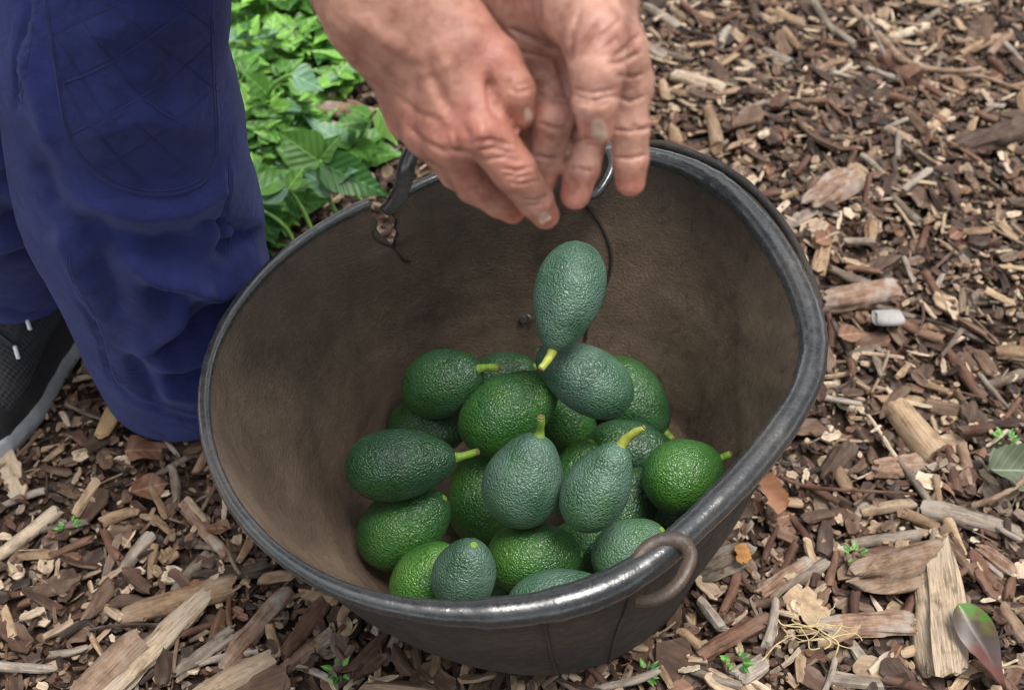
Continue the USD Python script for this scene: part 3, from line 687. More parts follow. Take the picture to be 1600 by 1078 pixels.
# pieces that can be told apart: (from, to, width in the picture, look, kind, seed, options, label)
PIECES = [
    ((192, 962), (366, 916), 40, W_TAN, 'stick', dict(bend=0.01, rough=0.07, jag=0.5), 'long smooth tan stick lying across the mulch below the left side of the bucket'),
    ((150, 1100), (330, 925), 46, W_SILVER, 'stick', dict(split=0.7, rough=0.16, jag=1.2, flat=0.7, bend=0.01, taper=-0.2), 'long silver grey split branch with black streaks beside the tan stick'),
    ((112, 1100), (222, 1000), 52, W_LOG, 'stick', dict(bend=0.01, rough=0.05, jag=0.2), 'smooth pinkish brown branch end at the lower left'),
    ((345, 1045), (448, 928), 32, W_MOTTLED, 'stick', dict(bend=0.03, rough=0.12, knot=0.25), 'mottled brown and white branch piece below the bucket'),
    ((300, 1100), (420, 1028), 40, W_PALE, 'stick', dict(bend=0.02, rough=0.1, jag=0.6), 'whitish bleached stick at the bottom edge left of the bucket'),
    ((277, 1052), (362, 994), 30, W_GREY, 'stick', dict(split=0.6, rough=0.25, jag=1.0), 'rough grey splintered wood between two branch pieces'),
    ((440, 1022), (512, 940), 28, W_RED, 'stick', dict(bend=0.03, rough=0.1), 'round reddish brown stick under the bucket rim'),
    ((434, 1052), (522, 990), 24, W_MOTTLED, 'stick', dict(split=0.5, rough=0.2), 'tan and brown split stick next to the reddish stick'),
    ((303, 906), (418, 884), 28, W_BARK, 'stick', dict(split=0.6, rough=0.3, jag=1.2, flat=0.7), 'dark brown slab of bark touching the bucket rim at left'),
    ((-5, 872), (92, 798), 22, W_PALE, 'stick', dict(bend=0.02, rough=0.12, jag=0.8), 'pale peeling stick at the left edge of the mulch'),
    ((190, 896), (232, 836), 20, W_GREY, 'stick', dict(bend=0.1, rough=0.15), 'small grey bent stick standing out left of the bucket'),
    ((276, 922), (326, 862), 20, W_GREY, 'stick', dict(bend=0.04, rough=0.2, jag=0.8), 'grey stick with a white broken end'),
    ((283, 782), (352, 872), 17, W_MOTTLED, 'stick', dict(bend=0.03, rough=0.18, jag=1.0), 'narrow tan stick leaning at the bucket from the left'),
    ((293, 780), (320, 818), 15, W_PALE, 'stick', dict(rough=0.15), 'short whitish stick beside the narrow tan stick'),
    ((562, 1048), (608, 1002), 42, W_RED, 'chunk', dict(rough=0.2), 'reddish brown wood chunk below the bucket'),
    ((490, 985), (530, 1008), 18, W_TAN, 'chip', {}, 'pale pointed splinter below the bucket rim'),
    ((205, 765), (312, 705), 11, W_GREY, 'stick', dict(bend=0.03, rough=0.12, sides=7), 'thin straight grey twig between the shoe and the bucket'),
    ((10, 705), (30, 775), 34, W_PALE, 'chip', {}, 'bleached flat piece of wood near the left edge'),
    ((-10, 795), (70, 765), 12, W_GREY, 'stick', dict(bend=0.05), 'thin grey twig at the left edge below the shoe'),
    ((250, 878), (276, 862), 26, W_TAN, 'chip', {}, 'square tan chip left of the bucket'),
    ((236, 905), (240, 850), 14, W_TAN, 'stick', dict(rough=0.15, jag=0.8), 'thin upright tan stick left of the bucket'),
    ((262, 912), (275, 885), 30, W_PALE, 'chip', {}, 'pale wood chip with a split corner left of the bucket'),
    ((0, 935), (34, 925), 14, W_RED, 'stick', {}, 'short reddish stick at the left edge'),
    ((30, 945), (72, 928), 13, W_RED, 'stick', {}, 'slim reddish stick near the left edge'),
    ((1397, 632), (1460, 712), 48, W_TAN, 'stick', dict(bend=0.005, rough=0.045, jag=0.25), 'thick round tan branch piece lying right of the bucket'),
    ((1363, 736), (1444, 726), 32, W_MOTTLED, 'stick', dict(split=0.6, rough=0.25, jag=0.9), 'rough split piece of bark below the round tan branch'),
    ((1455, 868), (1484, 1050), 74, W_SILVER, 'stick', dict(rough=0.22, jag=0.6, flat=0.9, bend=0.02, taper=0.1, ends=0.25), 'big weathered pale block of wood at the lower right'),
    ((1338, 905), (1470, 872), 80, W_LOG, 'chunk', dict(rough=0.34, ends=0.55), 'broad brown chunk of wood leaning on the pale block'),
    ((1295, 978), (1440, 972), 44, W_MOTTLED, 'stick', dict(split=0.7, rough=0.2, jag=1.0, flat=0.6), 'flat tan and dark split slab left of the pale block'),
    ((1440, 793), (1595, 832), 32, W_GREY, 'stick', dict(bend=0.03, rough=0.1, taper=-0.15), 'long grey branch at the right edge above the brown chunk'),
    ((1330, 852), (1438, 833), 19, W_GREY, 'stick', dict(bend=0.02, rough=0.1), 'slender grey stick above the broad brown chunk'),
    ((1345, 868), (1440, 848), 14, W_RED, 'stick', dict(bend=0.03), 'thin brown stick parallel to the slender grey stick'),
    ((1286, 472), (1402, 453), 42, W_MOTTLED, 'stick', dict(bend=0.03, rough=0.16, knot=0.2), 'knobbly tan branch touching the right side of the bucket rim'),
    ((1052, 118), (1134, 142), 24, W_PALE, 'stick', dict(rough=0.1), 'pale stick in the mulch behind the left hand'),
    ((1380, 88), (1432, 126), 34, W_RED, 'stick', dict(rough=0.06, jag=0.2), 'short round brown log end under the bent branch'),
    ((1107, 168), (1122, 232), 22, W_TAN, 'stick', dict(rough=0.12), 'upright tan stick behind the bucket rim'),
    ((1262, 318), (1332, 275), 40, W_MOTTLED, 'chunk', dict(rough=0.3), 'tan rotten chunk of wood behind the right of the bucket'),
    ((1318, 300), (1345, 262), 34, W_TAN, 'chip', {}, 'upright tan splinter beside the rotten chunk'),
    ((1232, 925), (1290, 972), 38, W_TAN, 'chip', {}, 'broad tan wood chip right of the bucket foot'),
    ((1222, 918), (1292, 882), 20, W_GREY, 'stick', dict(rough=0.12), 'grey stick lying above the broad tan chip'),
    ((1186, 930), (1262, 876), 24, W_MOTTLED, 'stick', dict(rough=0.18), 'knotty brown stick right of the bucket foot'),
    ((1094, 896), (1168, 866), 40, W_GREY, 'chunk', dict(rough=0.35), 'rough dark grey lump of bark beside the bucket handle'),
    ((1092, 1028), (1200, 962), 26, W_RED, 'stick', dict(bend=0.02, rough=0.12), 'long reddish brown stick beside the bucket foot'),
    ((1388, 60), (1452, 42), 15, W_PALE, 'stick', {}, 'white stick far back at the upper right'),
    ((1292, 745), (1322, 700), 34, W_BARK, 'chunk', dict(rough=0.2), 'dark red brown bark block right of the rim'),
    ((1516, 862), (1558, 940), 32, W_RED, 'chip', {}, 'orange brown bark strip at the right edge'),
    ((1530, 860), (1576, 895), 30, W_MOTTLED, 'chunk', dict(rough=0.3), 'brown split block beside the orange brown strip'),
    ((1480, 555), (1538, 620), 20, W_RED, 'stick', {}, 'reddish stick in the mulch right of the bucket'),
    ((1540, 790), (1602, 758), 18, W_LOG, 'stick', dict(bend=0.04), 'pinkish stick cut by the right picture edge'),
    ((1530, 610), (1602, 580), 18, W_GREY, 'stick', {}, 'grey stick at the right edge'),
    ((1555, 550), (1605, 552), 24, W_TAN, 'stick', {}, 'tan stick end at the right edge'),
    ((1240, 940), (1170, 945), 16, W_BARK, 'stick', {}, 'dark thin stick right of the bucket foot'),
    ((1195, 1035), (1150, 1062), 34, W_GREY, 'stick', dict(split=0.4, rough=0.2), 'greyish split stick at the bottom right of the bucket'),
    ((1200, 690), (1262, 640), 14, W_TAN, 'stick', {}, 'narrow tan stick against the right wall of the bucket'),
    ((1305, 815), (1356, 790), 22, W_GREY, 'chip', {}, 'grey chip above the slender grey stick'),
    ((1345, 800), (1425, 786), 20, W_PALE, 'stick', dict(rough=0.1), 'pale grey stick right of the bucket'),
    ((1480, 700), (1497, 770), 18, W_RED, 'stick', {}, 'reddish brown upright stick right of the round tan branch'),
    ((1500, 695), (1520, 765), 18, W_MOTTLED, 'stick', {}, 'tan and dark stick beside the reddish upright stick'),
    ((1560, 945), (1602, 1000), 26, W_LOG, 'stick', {}, 'brown stick behind the fallen green leaf'),
    ((1486, 1085), (1524, 1035), 18, W_TAN, 'chip', {}, 'pale pointed splinter at the bottom right edge'),
    ((1010, 10), (1062, 45), 16, W_GREY, 'stick', {}, 'grey stick at the top behind the left hand'),
    ((1180, 75), (1235, 100), 16, W_GREY, 'stick', {}, 'blurred grey stick far behind the bucket'),
    ((1200, 20), (1260, 40), 18, W_TAN, 'stick', {}, 'blurred tan stick near the top edge'),
    ((1500, 85), (1560, 60), 16, W_TAN, 'stick', {}, 'blurred tan stick at the upper right'),
    ((1545, 90), (1590, 40), 15, W_LOG, 'stick', {}, 'pinkish twig at the upper right corner'),
    ((1440, 220), (1482, 175), 16, W_TAN, 'stick', {}, 'tan twig behind the bucket at right'),
    ((1225, 355), (1275, 330), 22, W_GREY, 'chip', {}, 'grey flake right behind the rim'),
    ((1500, 235), (1600, 200), 40, W_BARK, 'chunk', dict(rough=0.3), 'dark bark lump at the right edge far back'),
    ((1290, 380), (1275, 430), 24, W_TAN, 'stick', dict(rough=0.15), 'tan stub of wood behind the bucket rim at right'),
    ((500, 170), (640, 190), 30, W_MOTTLED, 'stick', dict(rough=0.15), 'brown branch lying among the weeds'),
]
g3 = np.random.default_rng(5)
spots = []


def lay(a, b, wpx, lift=0.006, z0=None):
    mid = (np.array(a) + b) / 2
    p = atz(*mid, 0.012); depth = (p - EYE) @ FWD
    r = wpx / 2 * depth / F
    z = float(ground_z(p[0], p[1])) + 0.010 + r * 0.75 if z0 is None else z0
    A, B = atz(*a, z), atz(*b, z)
    return A, B, r


for i, (a, b, w_, m, kind, opt, lab) in enumerate(PIECES):
    A, B, r = lay(a, b, w_)
    L = np.linalg.norm(B - A)
    if kind == 'chip':
        r2 = r * 0.35
        me = flat_chip(L, 2 * r, max(0.004, r * 0.6), 900 + i, 0.12, 14)
    elif kind == 'chunk':
        me = stick(L, r, 900 + i, 36, 26, **{**dict(bend=0.01, flat=0.8, jag=0.9, split=0.3, ends=0.4), **opt})
    else:
        o = {**dict(bend=0.02, rough=0.1, jag=0.5, n=48 if w_ > 22 else 24, sides=26 if w_ > 22 else 14), **opt}
        me = stick(L, r, 900 + i, **o)
    M = frame(B - A, (g3.normal(0, 0.2), g3.normal(0, 0.2), 1), (A + B) / 2)
    M[:3, :3] = M[:3, :3] @ trimesh.transformations.rotation_matrix(g3.uniform(-0.06, 0.06), [0, 1, 0])[:3, :3]
    tag(obj({'chip': 'wood_chip', 'chunk': 'wood_chunk', 'stick': 'stick'}[kind], me, m, None, 45, M), lab, {'chip': 'wood chip', 'chunk': 'wood chunk', 'stick': 'stick'}[kind])
    spots.append((*((A + B) / 2)[:2], L))


def twig(pts, wpx, m, label, cat='twig', z=0.022, seed=0):
    P = spline(np.array([atz(px, py, z + 0.012 * math.sin(2.3 * k + seed)) for k, (px, py) in enumerate(pts)]), 40)
    r = wpx / 2 * ((P - EYE) @ FWD) / F
    r = r * np.linspace(1.1, 0.7, len(P)) * (1 + 0.3 * noise(np.arange(len(P))[:, None] * [0.4, 0, 0], 1, seed))
    tag(obj('twig', tube(P, r, 8), m, smooth=50), label, cat)


twig([(1328, 12), (1350, 35), (1385, 68), (1412, 95), (1450, 108), (1490, 112), (1532, 108)], 13, W_LOG, 'long bent pinkish twig curving across the mulch at the upper right', seed=1)
twig([(1440, 138), (1475, 122), (1520, 118), (1560, 128), (1602, 142)], 8, W_LOG, 'thin curved twig right of the long bent twig', seed=2)
twig([(1215, 742), (1262, 760), (1310, 765), (1370, 768), (1432, 772)], 7, W_RED, 'thin straight reddish twig from the bucket rim to the right', seed=3)
twig([(1440, 470), (1442, 500), (1430, 525)], 5, W_RED, 'short curved red twig right of the bucket', seed=4)
twig([(1395, 118), (1370, 60), (1340, 20)], 6, W_GREY, 'faint grey twig beside the long bent twig', seed=5)
twig([(1520, 790), (1560, 775), (1605, 735)], 9, W_LOG, 'pink twig rising to the right edge', seed=6)
twig([(1045, 395), (1060, 415)], 4, W_TAN, 'tiny pale twig stuck on the inner wall', seed=7) if False else None

# loose scraps with a look of their own
def scrap(name, me, m, px, py, label, cat, yaw=0.0, z=0.022, tilt=(0, 0)):
    p = atz(px, py, z)
    M = trimesh.transformations.euler_matrix(tilt[0], tilt[1], yaw); M[:3, 3] = p
    return tag(obj(name, me, m, None, 50, M), label, cat)


scrap('fallen_leaf', leaf(0.085, 0.032, 1, 0.25, 0.45, 0, 25, 11, wave=0.08), FALLEN, 1497, 942, 'fallen leaf, green turning pink and grey, at the lower right', 'leaf', -1.12, 0.05, (0.3, 0.25))
scrap('dried_leaf', leaf(0.075, 0.05, 2, 0.2, 0.5, 0.05, 21, 11, wave=0.25), DRY_GREY, 1540, 735, 'crumpled grey green dried leaf at the right edge', 'leaf', 0.1, 0.03, (0.2, 0.1))
scrap('orange_bark', flat_chip(0.036, 0.018, 0.002, 5, 0.3, 12), ORANGE_BARK, 1210, 770, 'orange brown curled bark flake under the right rim', 'bark flake', -1.0, 0.035, (0.5, 0.4))
scrap('orange_peel', flat_chip(0.02, 0.013, 0.005, 6, 0.2, 10), ORANGE, 1160, 866, 'small yellow orange scrap beside the bucket handle', 'scrap', 1.6, 0.03)
scrap('grey_stone', stick(0.03, 0.011, 77, 12, 12, 0.0, 0.2, 0.6, 0.3), STONE, 1388, 497, 'pale grey flat stone right of the bucket rim', 'stone', 0.1, 0.025)
scrap('dry_leaf', leaf(0.04, 0.022, 8, 0.3, 0.3), DRY_LEAF, 1310, 525, 'reddish dry leaf right of the bucket', 'leaf', 0.3, 0.03, (0.2, 0.1))
scrap('dry_leaf', leaf(0.034, 0.024, 9, 0.3, 0.3), DRY_LEAF, 1275, 378, 'pinkish dry leaf at the back right of the rim', 'leaf', 0.6, 0.03, (0.2, 0.1))
scrap('dry_leaf', leaf(0.05, 0.03, 10, 0.3, 0.2, wave=0.2), DRY_LEAF, 195, 705, 'brown dry leaf on the mulch below the trouser hem', 'leaf', 0.2, 0.022, (0.1, 0.1))
scrap('dry_leaf', leaf(0.045, 0.03, 12, 0.3, 0.2, wave=0.2), DRY_LEAF, 205, 770, 'large brown dry leaf left of the bucket', 'leaf', 0.5, 0.022, (0.1, 0.1))
scrap('yellow_husk', stick(0.045, 0.009, 78, 14, 12, 0.02, 0.15, 0.7, 0.8), plain('yellow_husk', (0.42, 0.28, 0.14), 0.6), 172, 655, 'yellowish husk on the mulch under the trouser hem', 'husk', 1.35, 0.025)

# dry strands at the lower right
t_ = thing('root_tangle', 'tangle of pale dry root strands at the lower right of the bucket', 'roots')
gr = np.random.default_rng(3)
for k in range(14):
    c0 = np.array([1215 + gr.uniform(0, 60), 975 + gr.uniform(-10, 30)])
    pts = [c0]
    ang = gr.uniform(-0.6, 0.9)
    for j in range(5):
        ang += gr.normal(0, 0.5); pts.append(pts[-1] + 17 * np.array([math.cos(ang), math.sin(ang) * 0.7]))
    P = spline(np.array([atz(*q, 0.026 + 0.008 * gr.random()) for q in pts]), 18)
    obj('strand', tube(P, 0.0006 * gr.uniform(0.6, 1.4), 5), STRAW, t_)

# the chips of the mulch that show largest, one by one
KINDS = [
    ('wood_chip', W_TAN, 'short tan split wood chip lying in the brown mulch', 'wood chip', 'tan wood chips in the mulch', lambda s: stick(0.03 * g4.uniform(0.8, 1.5), 0.0048 * g4.uniform(0.7, 1.3), s, 12, 11, 0.03, 0.28, 0.75, 1.0, 0.6), 52),
    ('stick_piece', W_GREY, 'short round grey stick broken off at both ends, in the mulch', 'stick', 'short grey sticks in the mulch', lambda s: stick(0.042 * g4.uniform(0.7, 1.4), 0.0042 * g4.uniform(0.6, 1.35), s, 13, 11, 0.04, 0.2, 1, 0.9), 52),
    ('bark_piece', W_BARK, 'dark brown piece of bark in the mulch', 'bark', 'dark bark pieces in the mulch', lambda s: stick(0.032 * g4.uniform(0.8, 1.5), 0.0070 * g4.uniform(0.7, 1.2), s, 13, 12, 0.03, 0.42, 0.6, 1.0, 0.5, 0.1, 0, 0.35), 52),
    ('brown_stick', W_RED, 'short reddish brown stick in the mulch', 'stick', 'short reddish sticks in the mulch', lambda s: stick(0.038 * g4.uniform(0.7, 1.5), 0.0040 * g4.uniform(0.6, 1.4), s, 13, 11, 0.04, 0.2, 1, 0.9), 46),
    ('splinter', W_PALE, 'pale whitish flat splinter lying on the mulch', 'splinter', 'pale splinters in the mulch', lambda s: flat_chip(0.026 * g4.uniform(0.7, 1.3), 0.006 * g4.uniform(0.6, 1.4), 0.003, s, 0.15, 9), 48),
    ('thin_twig', W_MIX, 'thin brown broken twig on the mulch', 'twig', 'thin broken twigs on the mulch', lambda s: stick(0.065 * g4.uniform(0.7, 1.4), 0.0018 * g4.uniform(0.8, 1.3), s, 14, 6, 0.08, 0.1, 1, 0.4), 30),
    ('leaf_scrap', DRY_LEAF, 'small curled scrap of dry brown leaf on the mulch', 'leaf', 'dry leaf scraps on the mulch', lambda s: leaf(0.03 * g4.uniform(0.7, 1.3), 0.017, s, 0.35, 0.4, 0, 9, 5, wave=0.15), 16),
]
g4 = np.random.default_rng(21)
taken = [np.array(s[:2]) for s in spots]
placed = []
for name, m, lab, cat, grp, make, count in KINDS:
    done = tries = 0
    while done < count and tries < 5000:
        tries += 1
        q = np.array([g4.uniform(5, 1595), g4.uniform(5, 1073)])
        p = atz(*q, 0.015)
        if np.hypot(p[0] - BASE_C[0], p[1] - BASE_C[1]) < BASE_R + 0.02 or (q[0] < 330 and q[1] < 690) or (q[0] < 640 and q[1] < 400 and g4.random() < 0.8):
            continue
        if (310 < q[0] < 1290 and 230 < q[1] < 960 and ((q[0] - 800) / 500) ** 2 + ((q[1] - 600) / 370) ** 2 < 0.95) or (480 < q[0] < 1020 and q[1] < 330):
            continue
        if min(np.linalg.norm(p[:2] - t) for t in taken) < 0.021:
            continue
        taken.append(p[:2])
        p[2] = float(ground_z(p[0], p[1])) + 0.0165 + g4.uniform(0, 0.007)
        M = trimesh.transformations.euler_matrix(g4.normal(0, 0.35), g4.normal(0, 0.16), g4.uniform(0, 6.28)); M[:3, 3] = p
        placed.append((name, cat, grp, lab, tag(obj(name, make(3000 + len(taken)), m, None, 45, M), lab, cat, grp), project(p)[0]))
        done += 1

# each of them is named by what it is nearest to
LAND = [((279, 940), 'long smooth tan stick at lower left'), ((240, 1010), 'silver grey split branch'), ((168, 1045), 'smooth pinkish branch end'), ((397, 985), 'mottled brown and white branch'), ((370, 1055), 'whitish bleached stick'),
        ((476, 981), 'round reddish stick under the rim'), ((360, 895), 'dark slab of bark by the rim'), ((44, 835), 'pale peeling stick at the left edge'), ((211, 866), 'small grey bent stick'), ((317, 827), 'narrow leaning tan stick'), ((585, 1025), 'reddish chunk below the bucket'),
        ((258, 735), 'thin straight grey twig'), ((20, 740), 'bleached flat piece at the left edge'), ((1428, 672), 'thick round tan branch piece'), ((1403, 731), 'rough split bark below the tan branch'), ((1470, 960), 'big pale weathered block'), ((1404, 888), 'broad brown chunk'),
        ((1367, 975), 'flat tan and dark slab'), ((1517, 812), 'long grey branch at the right edge'), ((1384, 842), 'slender grey stick'), ((1344, 462), 'knobbly tan branch by the rim'), ((1093, 130), 'pale stick behind the left hand'), ((1406, 107), 'short round log end'), ((1114, 200), 'upright tan stick behind the rim'),
        ((1297, 296), 'tan rotten chunk'), ((1261, 948), 'broad tan chip by the bucket foot'), ((1131, 881), 'grey lump of bark by the handle'), ((1146, 995), 'long reddish stick by the bucket foot'), ((1420, 51), 'white stick far back'), ((1307, 722), 'dark red bark block'), ((1530, 1000), 'fallen green leaf'),
        ((1570, 740), 'crumpled grey green leaf'), ((1210, 770), 'orange brown bark flake'), ((1160, 866), 'yellow orange scrap'), ((1388, 497), 'pale grey stone'), ((1260, 1000), 'tangle of pale roots'), ((1410, 90), 'long bent pinkish twig'), ((195, 705), 'brown leaf below the trouser hem'), ((172, 655), 'yellowish husk'),
        ((1335, 870), 'tiny green sprout'), ((1537, 900), 'orange brown bark strip'), ((1508, 590), 'reddish stick right of the bucket'), ((1550, 218), 'dark bark lump far back'), ((1210, 90), 'blurred grey stick far back'), ((1036, 28), 'grey stick at the top'), ((1530, 72), 'blurred tan stick at upper right'),
        ((1461, 198), 'tan twig far back'), ((1282, 405), 'tan stub behind the rim'), ((110, 825), 'little leaf sprig'), ((1565, 595), 'grey stick at the right edge'), ((60, 600), 'black shoe'), ((1582, 972), 'brown stick behind the fallen leaf'), ((790, 1065), 'bucket foot'), ((1500, 740), 'pair of upright sticks'), ((570, 180), 'brown branch among the weeds')]
SHORT = {'wood_chip': 'tan split wood chip', 'stick_piece': 'short grey stick', 'bark_piece': 'dark bark piece', 'brown_stick': 'short reddish stick', 'splinter': 'pale splinter', 'thin_twig': 'thin brown twig', 'leaf_scrap': 'curled dry leaf scrap'}
for nm in SHORT:
    mine = [q for q in placed if q[0] == nm]
    offers = []
    for (lx, ly), land in LAND:
        for dn, dx, dy in (('just left of', -1, 0), ('just right of', 1, 0), ('just above', 0, -1), ('just below', 0, 1)):
            best = []
            for n_, q in enumerate(mine):
                e = q[5] - [lx, ly]; r_ = np.linalg.norm(e)
                if (e @ [dx, dy]) > 0.72 * r_:
                    best.append((r_, n_))
            if best:
                offers.append((*min(best), dn, land))
    for r_, n_, dn, land in sorted(offers):
        p_ = mine[n_][4]
        if p_.GetCustomDataByKey('label') == mine[n_][3] and r_ < 260:
            near = 'nearest ' if r_ > 90 else ''
            p_.SetCustomDataByKey('label', f"{SHORT[nm]} {dn.replace('just', 'nearest') if near else dn} the {land}")

# ------------------------------------------------------------------ the bucket
RIM_PX = [(600, 324), (622, 308), (655, 292), (695, 277), (745, 262), (800, 250), (870, 240), (940, 238), (1005, 244), (1060, 258), (1112, 284), (1162, 325), (1206, 380), (1240, 440), (1261, 490), (1271, 540),
          (1261, 598), (1238, 648), (1198, 703), (1150, 755), (1092, 815), (1037, 866), (985, 902), (930, 927), (860, 946), (790, 956), (720, 960), (640, 955), (560, 934), (480, 896), (412, 847), (365, 788), (336, 722),
          (321, 665), (319, 625), (328, 572), (353, 510), (393, 450), (445, 402), (512, 354), (583, 316)]
RIM_Z = 0.300
rim_loop = spline(np.array([atz(*p, RIM_Z) for p in RIM_PX]), 400, s=1e-5)       # open at the tear
ctr = np.array([BASE_C[0], BASE_C[1]])
th_rim = np.unwrap(np.arctan2(rim_loop[:, 1] - 0.62, rim_loop[:, 0] - 0.0))
un_px = (592, 322)
NU, NV = 300, 60


def bucket_point(u, v, off):
    """u in 0..1 round the open rim, v from the foot (0) to the rim (1); off: metres outward."""
    i = np.clip(u, 0, 1) * (len(rim_loop) - 1)
    R = np.stack([np.interp(i, np.arange(len(rim_loop)), rim_loop[:, k]) for k in range(3)], -1)
    th = np.interp(i, np.arange(len(rim_loop)), th_rim)
    B = np.stack([BASE_C[0] + BASE_R * np.cos(th), BASE_C[1] + BASE_R * np.sin(th), 0 * th], -1)
    e = v ** 0.86 * 0.9 + 0.1 * np.sin(v * np.pi / 2)
    P = B + (R - B) * np.stack([e, e, v], -1)
    wob = 0.0035 * np.sin(th * 3 + 5 * v) * np.sin(np.pi * v) + 0.002 * fbm(np.stack([np.cos(th) * 2, np.sin(th) * 2, v * 3], -1), 1.5, 4)
    nrm = np.stack([np.cos(th), np.sin(th), -0.35 + 0 * th], -1); nrm /= np.linalg.norm(nrm, axis=-1, keepdims=True)
    P = P + nrm * (off + wob)[..., None]
    return P


def tear(v, side):                             # how far the edge of the tear stands back from the seam
    jag = 0.0008 * np.sin(v * 130 + 2 * side) + 0.0007 * np.sin(v * 61 + 4 * side)
    w = smooth01((v - 0.865) / 0.03) * (0.0045 if side == 0 else 0.0035)
    return np.where(v > 0.86, np.maximum(w + jag * smooth01((v - 0.86) / 0.03), 0.0), 0.0)


vv = np.r_[np.linspace(0, 0.82, 34), np.linspace(0.83, 1, 40)]
uu = np.linspace(0, 1, NU)
Ug, Vg = np.meshgrid(uu, vv, indexing='ij')
lo, hi = tear(Vg, 0), 1 - tear(Vg, 1)
# below the tear the wall closes on itself: draw the two ends together
shift = 0.0
Uw = lo + Ug * (hi - lo)


def wall(off):
    P = bucket_point(Uw, Vg, np.full(Uw.shape, off))
    close = 1 - smooth01((Vg - 0.82) / 0.05)
    mid = 0.5 * (P[0] + P[-1])
    w0 = np.clip(1 - Ug / 0.03, 0, 1)[..., None] * close[..., None]; w1 = np.clip(1 - (1 - Ug) / 0.03, 0, 1)[..., None] * close[..., None]
    return P + w0 * (mid - P[0])[None] + w1 * (mid - P[-1])[None]


Pin, Pout = wall(-0.003), wall(0.003)
bk = thing('rubber_bucket', 'worn black rubber bucket full of avocados, muddy brown inside, torn at the rim', 'bucket')
# inner skin: wall, rounded corner and floor
floor_r = np.linspace(1, 0, 12)[1:]
FL = np.array([BASE_C[0], BASE_C[1], 0.008])
inner = [Pin[:, ::-1]]
rows = []
for k, s in enumerate(floor_r):
    q = Pin[:, 0] * 1.0
    q = FL + (q - FL) * s
    q[:, 2] = 0.008 + 0.010 * max(0, (s - 0.85) / 0.15) ** 2 + 0.0015 * noise(q * 30, 1, 3)
    rows.append(q)
Pi = np.concatenate([Pin[:, 6:][:, ::-1], np.stack(rows, 1)], 1)
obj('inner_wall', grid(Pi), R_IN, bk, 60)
Po = np.concatenate([np.stack([FL * [1, 1, 0] + (Pout[:, 0] - FL) * s * [1, 1, 0] + [0, 0, 0.001] for s in floor_r[::-1]], 1), Pout], 1)
outer = grid(Po)
edge = [grid(np.stack([Pin[k, 34:], Pout[k, 34:]], 0)) for k in (0, -1)]
obj('outer_wall', joined(outer, (edge[0][0], edge[0][1]), (edge[1][0], edge[1][1][:, ::-1])), R_OUT, bk, 60)
# the bead of the rim, thick at right and front, worn thin at left
us = np.linspace(0.0042, 1 - 0.0036, 420)
c = bucket_point(us, np.ones_like(us), np.zeros_like(us))
cp, _ = project(c)
ang = np.degrees(np.arctan2(-(cp[:, 1] - 600), cp[:, 0] - 800))
knots = np.array([-180, -165, -140, -115, -95, -70, -48, -20, 0, 20, 45, 60, 80, 100, 125, 150, 180])
rad = np.interp(ang, knots, np.array([4.8, 4.8, 5.6, 7.4, 10.5, 12, 11, 11, 11.5, 11.5, 10, 8, 5.0, 4.5, 5.0, 4.8, 4.8])) * 1e-3
rad = rad * (1 + 0.10 * noise(c, 60, 2) + 0.06 * noise(c, 200, 3))
c = c + np.stack([0 * us, 0 * us, 0.002 + 0.003 * fbm(c, 12, 8)], -1)
obj('rim', tube(c, rad, 16), R_RIM, bk, 60)
# the second lip that stands out behind the right half of the rim
lip = spline(np.array([atz(*q, RIM_Z - 0.010 + 0.004 * math.sin(k)) for k, q in enumerate([(985, 234), (1020, 226), (1070, 238), (1125, 262), (1180, 302), (1225, 355), (1258, 418), (1276, 470), (1283, 515)])]), 120)
obj('outer_lip', tube(lip, 0.0042 * np.clip(np.minimum(np.linspace(0, 12, 120), np.linspace(12, 0, 120)), 0.3, 1) * (1 + 0.2 * noise(lip, 90, 5)), 10, flat=1.3), R_OUT, bk, 60)
lip2 = lip * 0.55 + 0.45 * np.array([at(*q, 1) for q in [(0, 0)] * 120]) if False else None
web = []
for p in lip:
    k = np.argmin(((c - p) ** 2).sum(1)); web.append([p + [0, 0, -0.001], 0.5 * (p + c[k]) - [0, 0, 0.007], c[k] - [0, 0, 0.003]])
obj('lip_web', grid(np.array(web)), R_OUT, bk, 60)
# back handle: an arch that rises from the rim beside the tear
def px_curve(pts, n=60):
    return spline(np.array([at(px, py, d) for px, py, d in pts]), n)


d_back = lambda px, py: float((atz(px, py, RIM_Z) - EYE) @ FWD)
arch = px_curve([(602, 330, d_back(606, 326)), (618, 312, 1.072), (630, 288, 1.062), (636, 258, 1.05), (652, 226, 1.045), (705, 204, 1.045), (760, 194, 1.05), (800, 194, 1.06), (822, 206, 1.075), (832, 230, 1.09), (838, 246, d_back(838, 246))], 90)
obj('handle', tube(arch, np.interp(np.linspace(0, 1, 90), [0, 0.08, 0.3, 0.8, 1], [0.005, 0.0062, 0.0062, 0.006, 0.005]) * (1 + 0.1 * noise(arch, 80, 4)), 14, flat=1.25), R_RIM, bk, 60)
loop = px_curve([(952, 238, 1.115), (956, 262, 1.105), (944, 288, 1.10), (925, 306, 1.10), (905, 300, 1.105), (900, 270, 1.11), (906, 246, 1.118)], 60)
obj('handle_loop', tube(loop, 0.0042, 10), R_RIM, bk, 60)
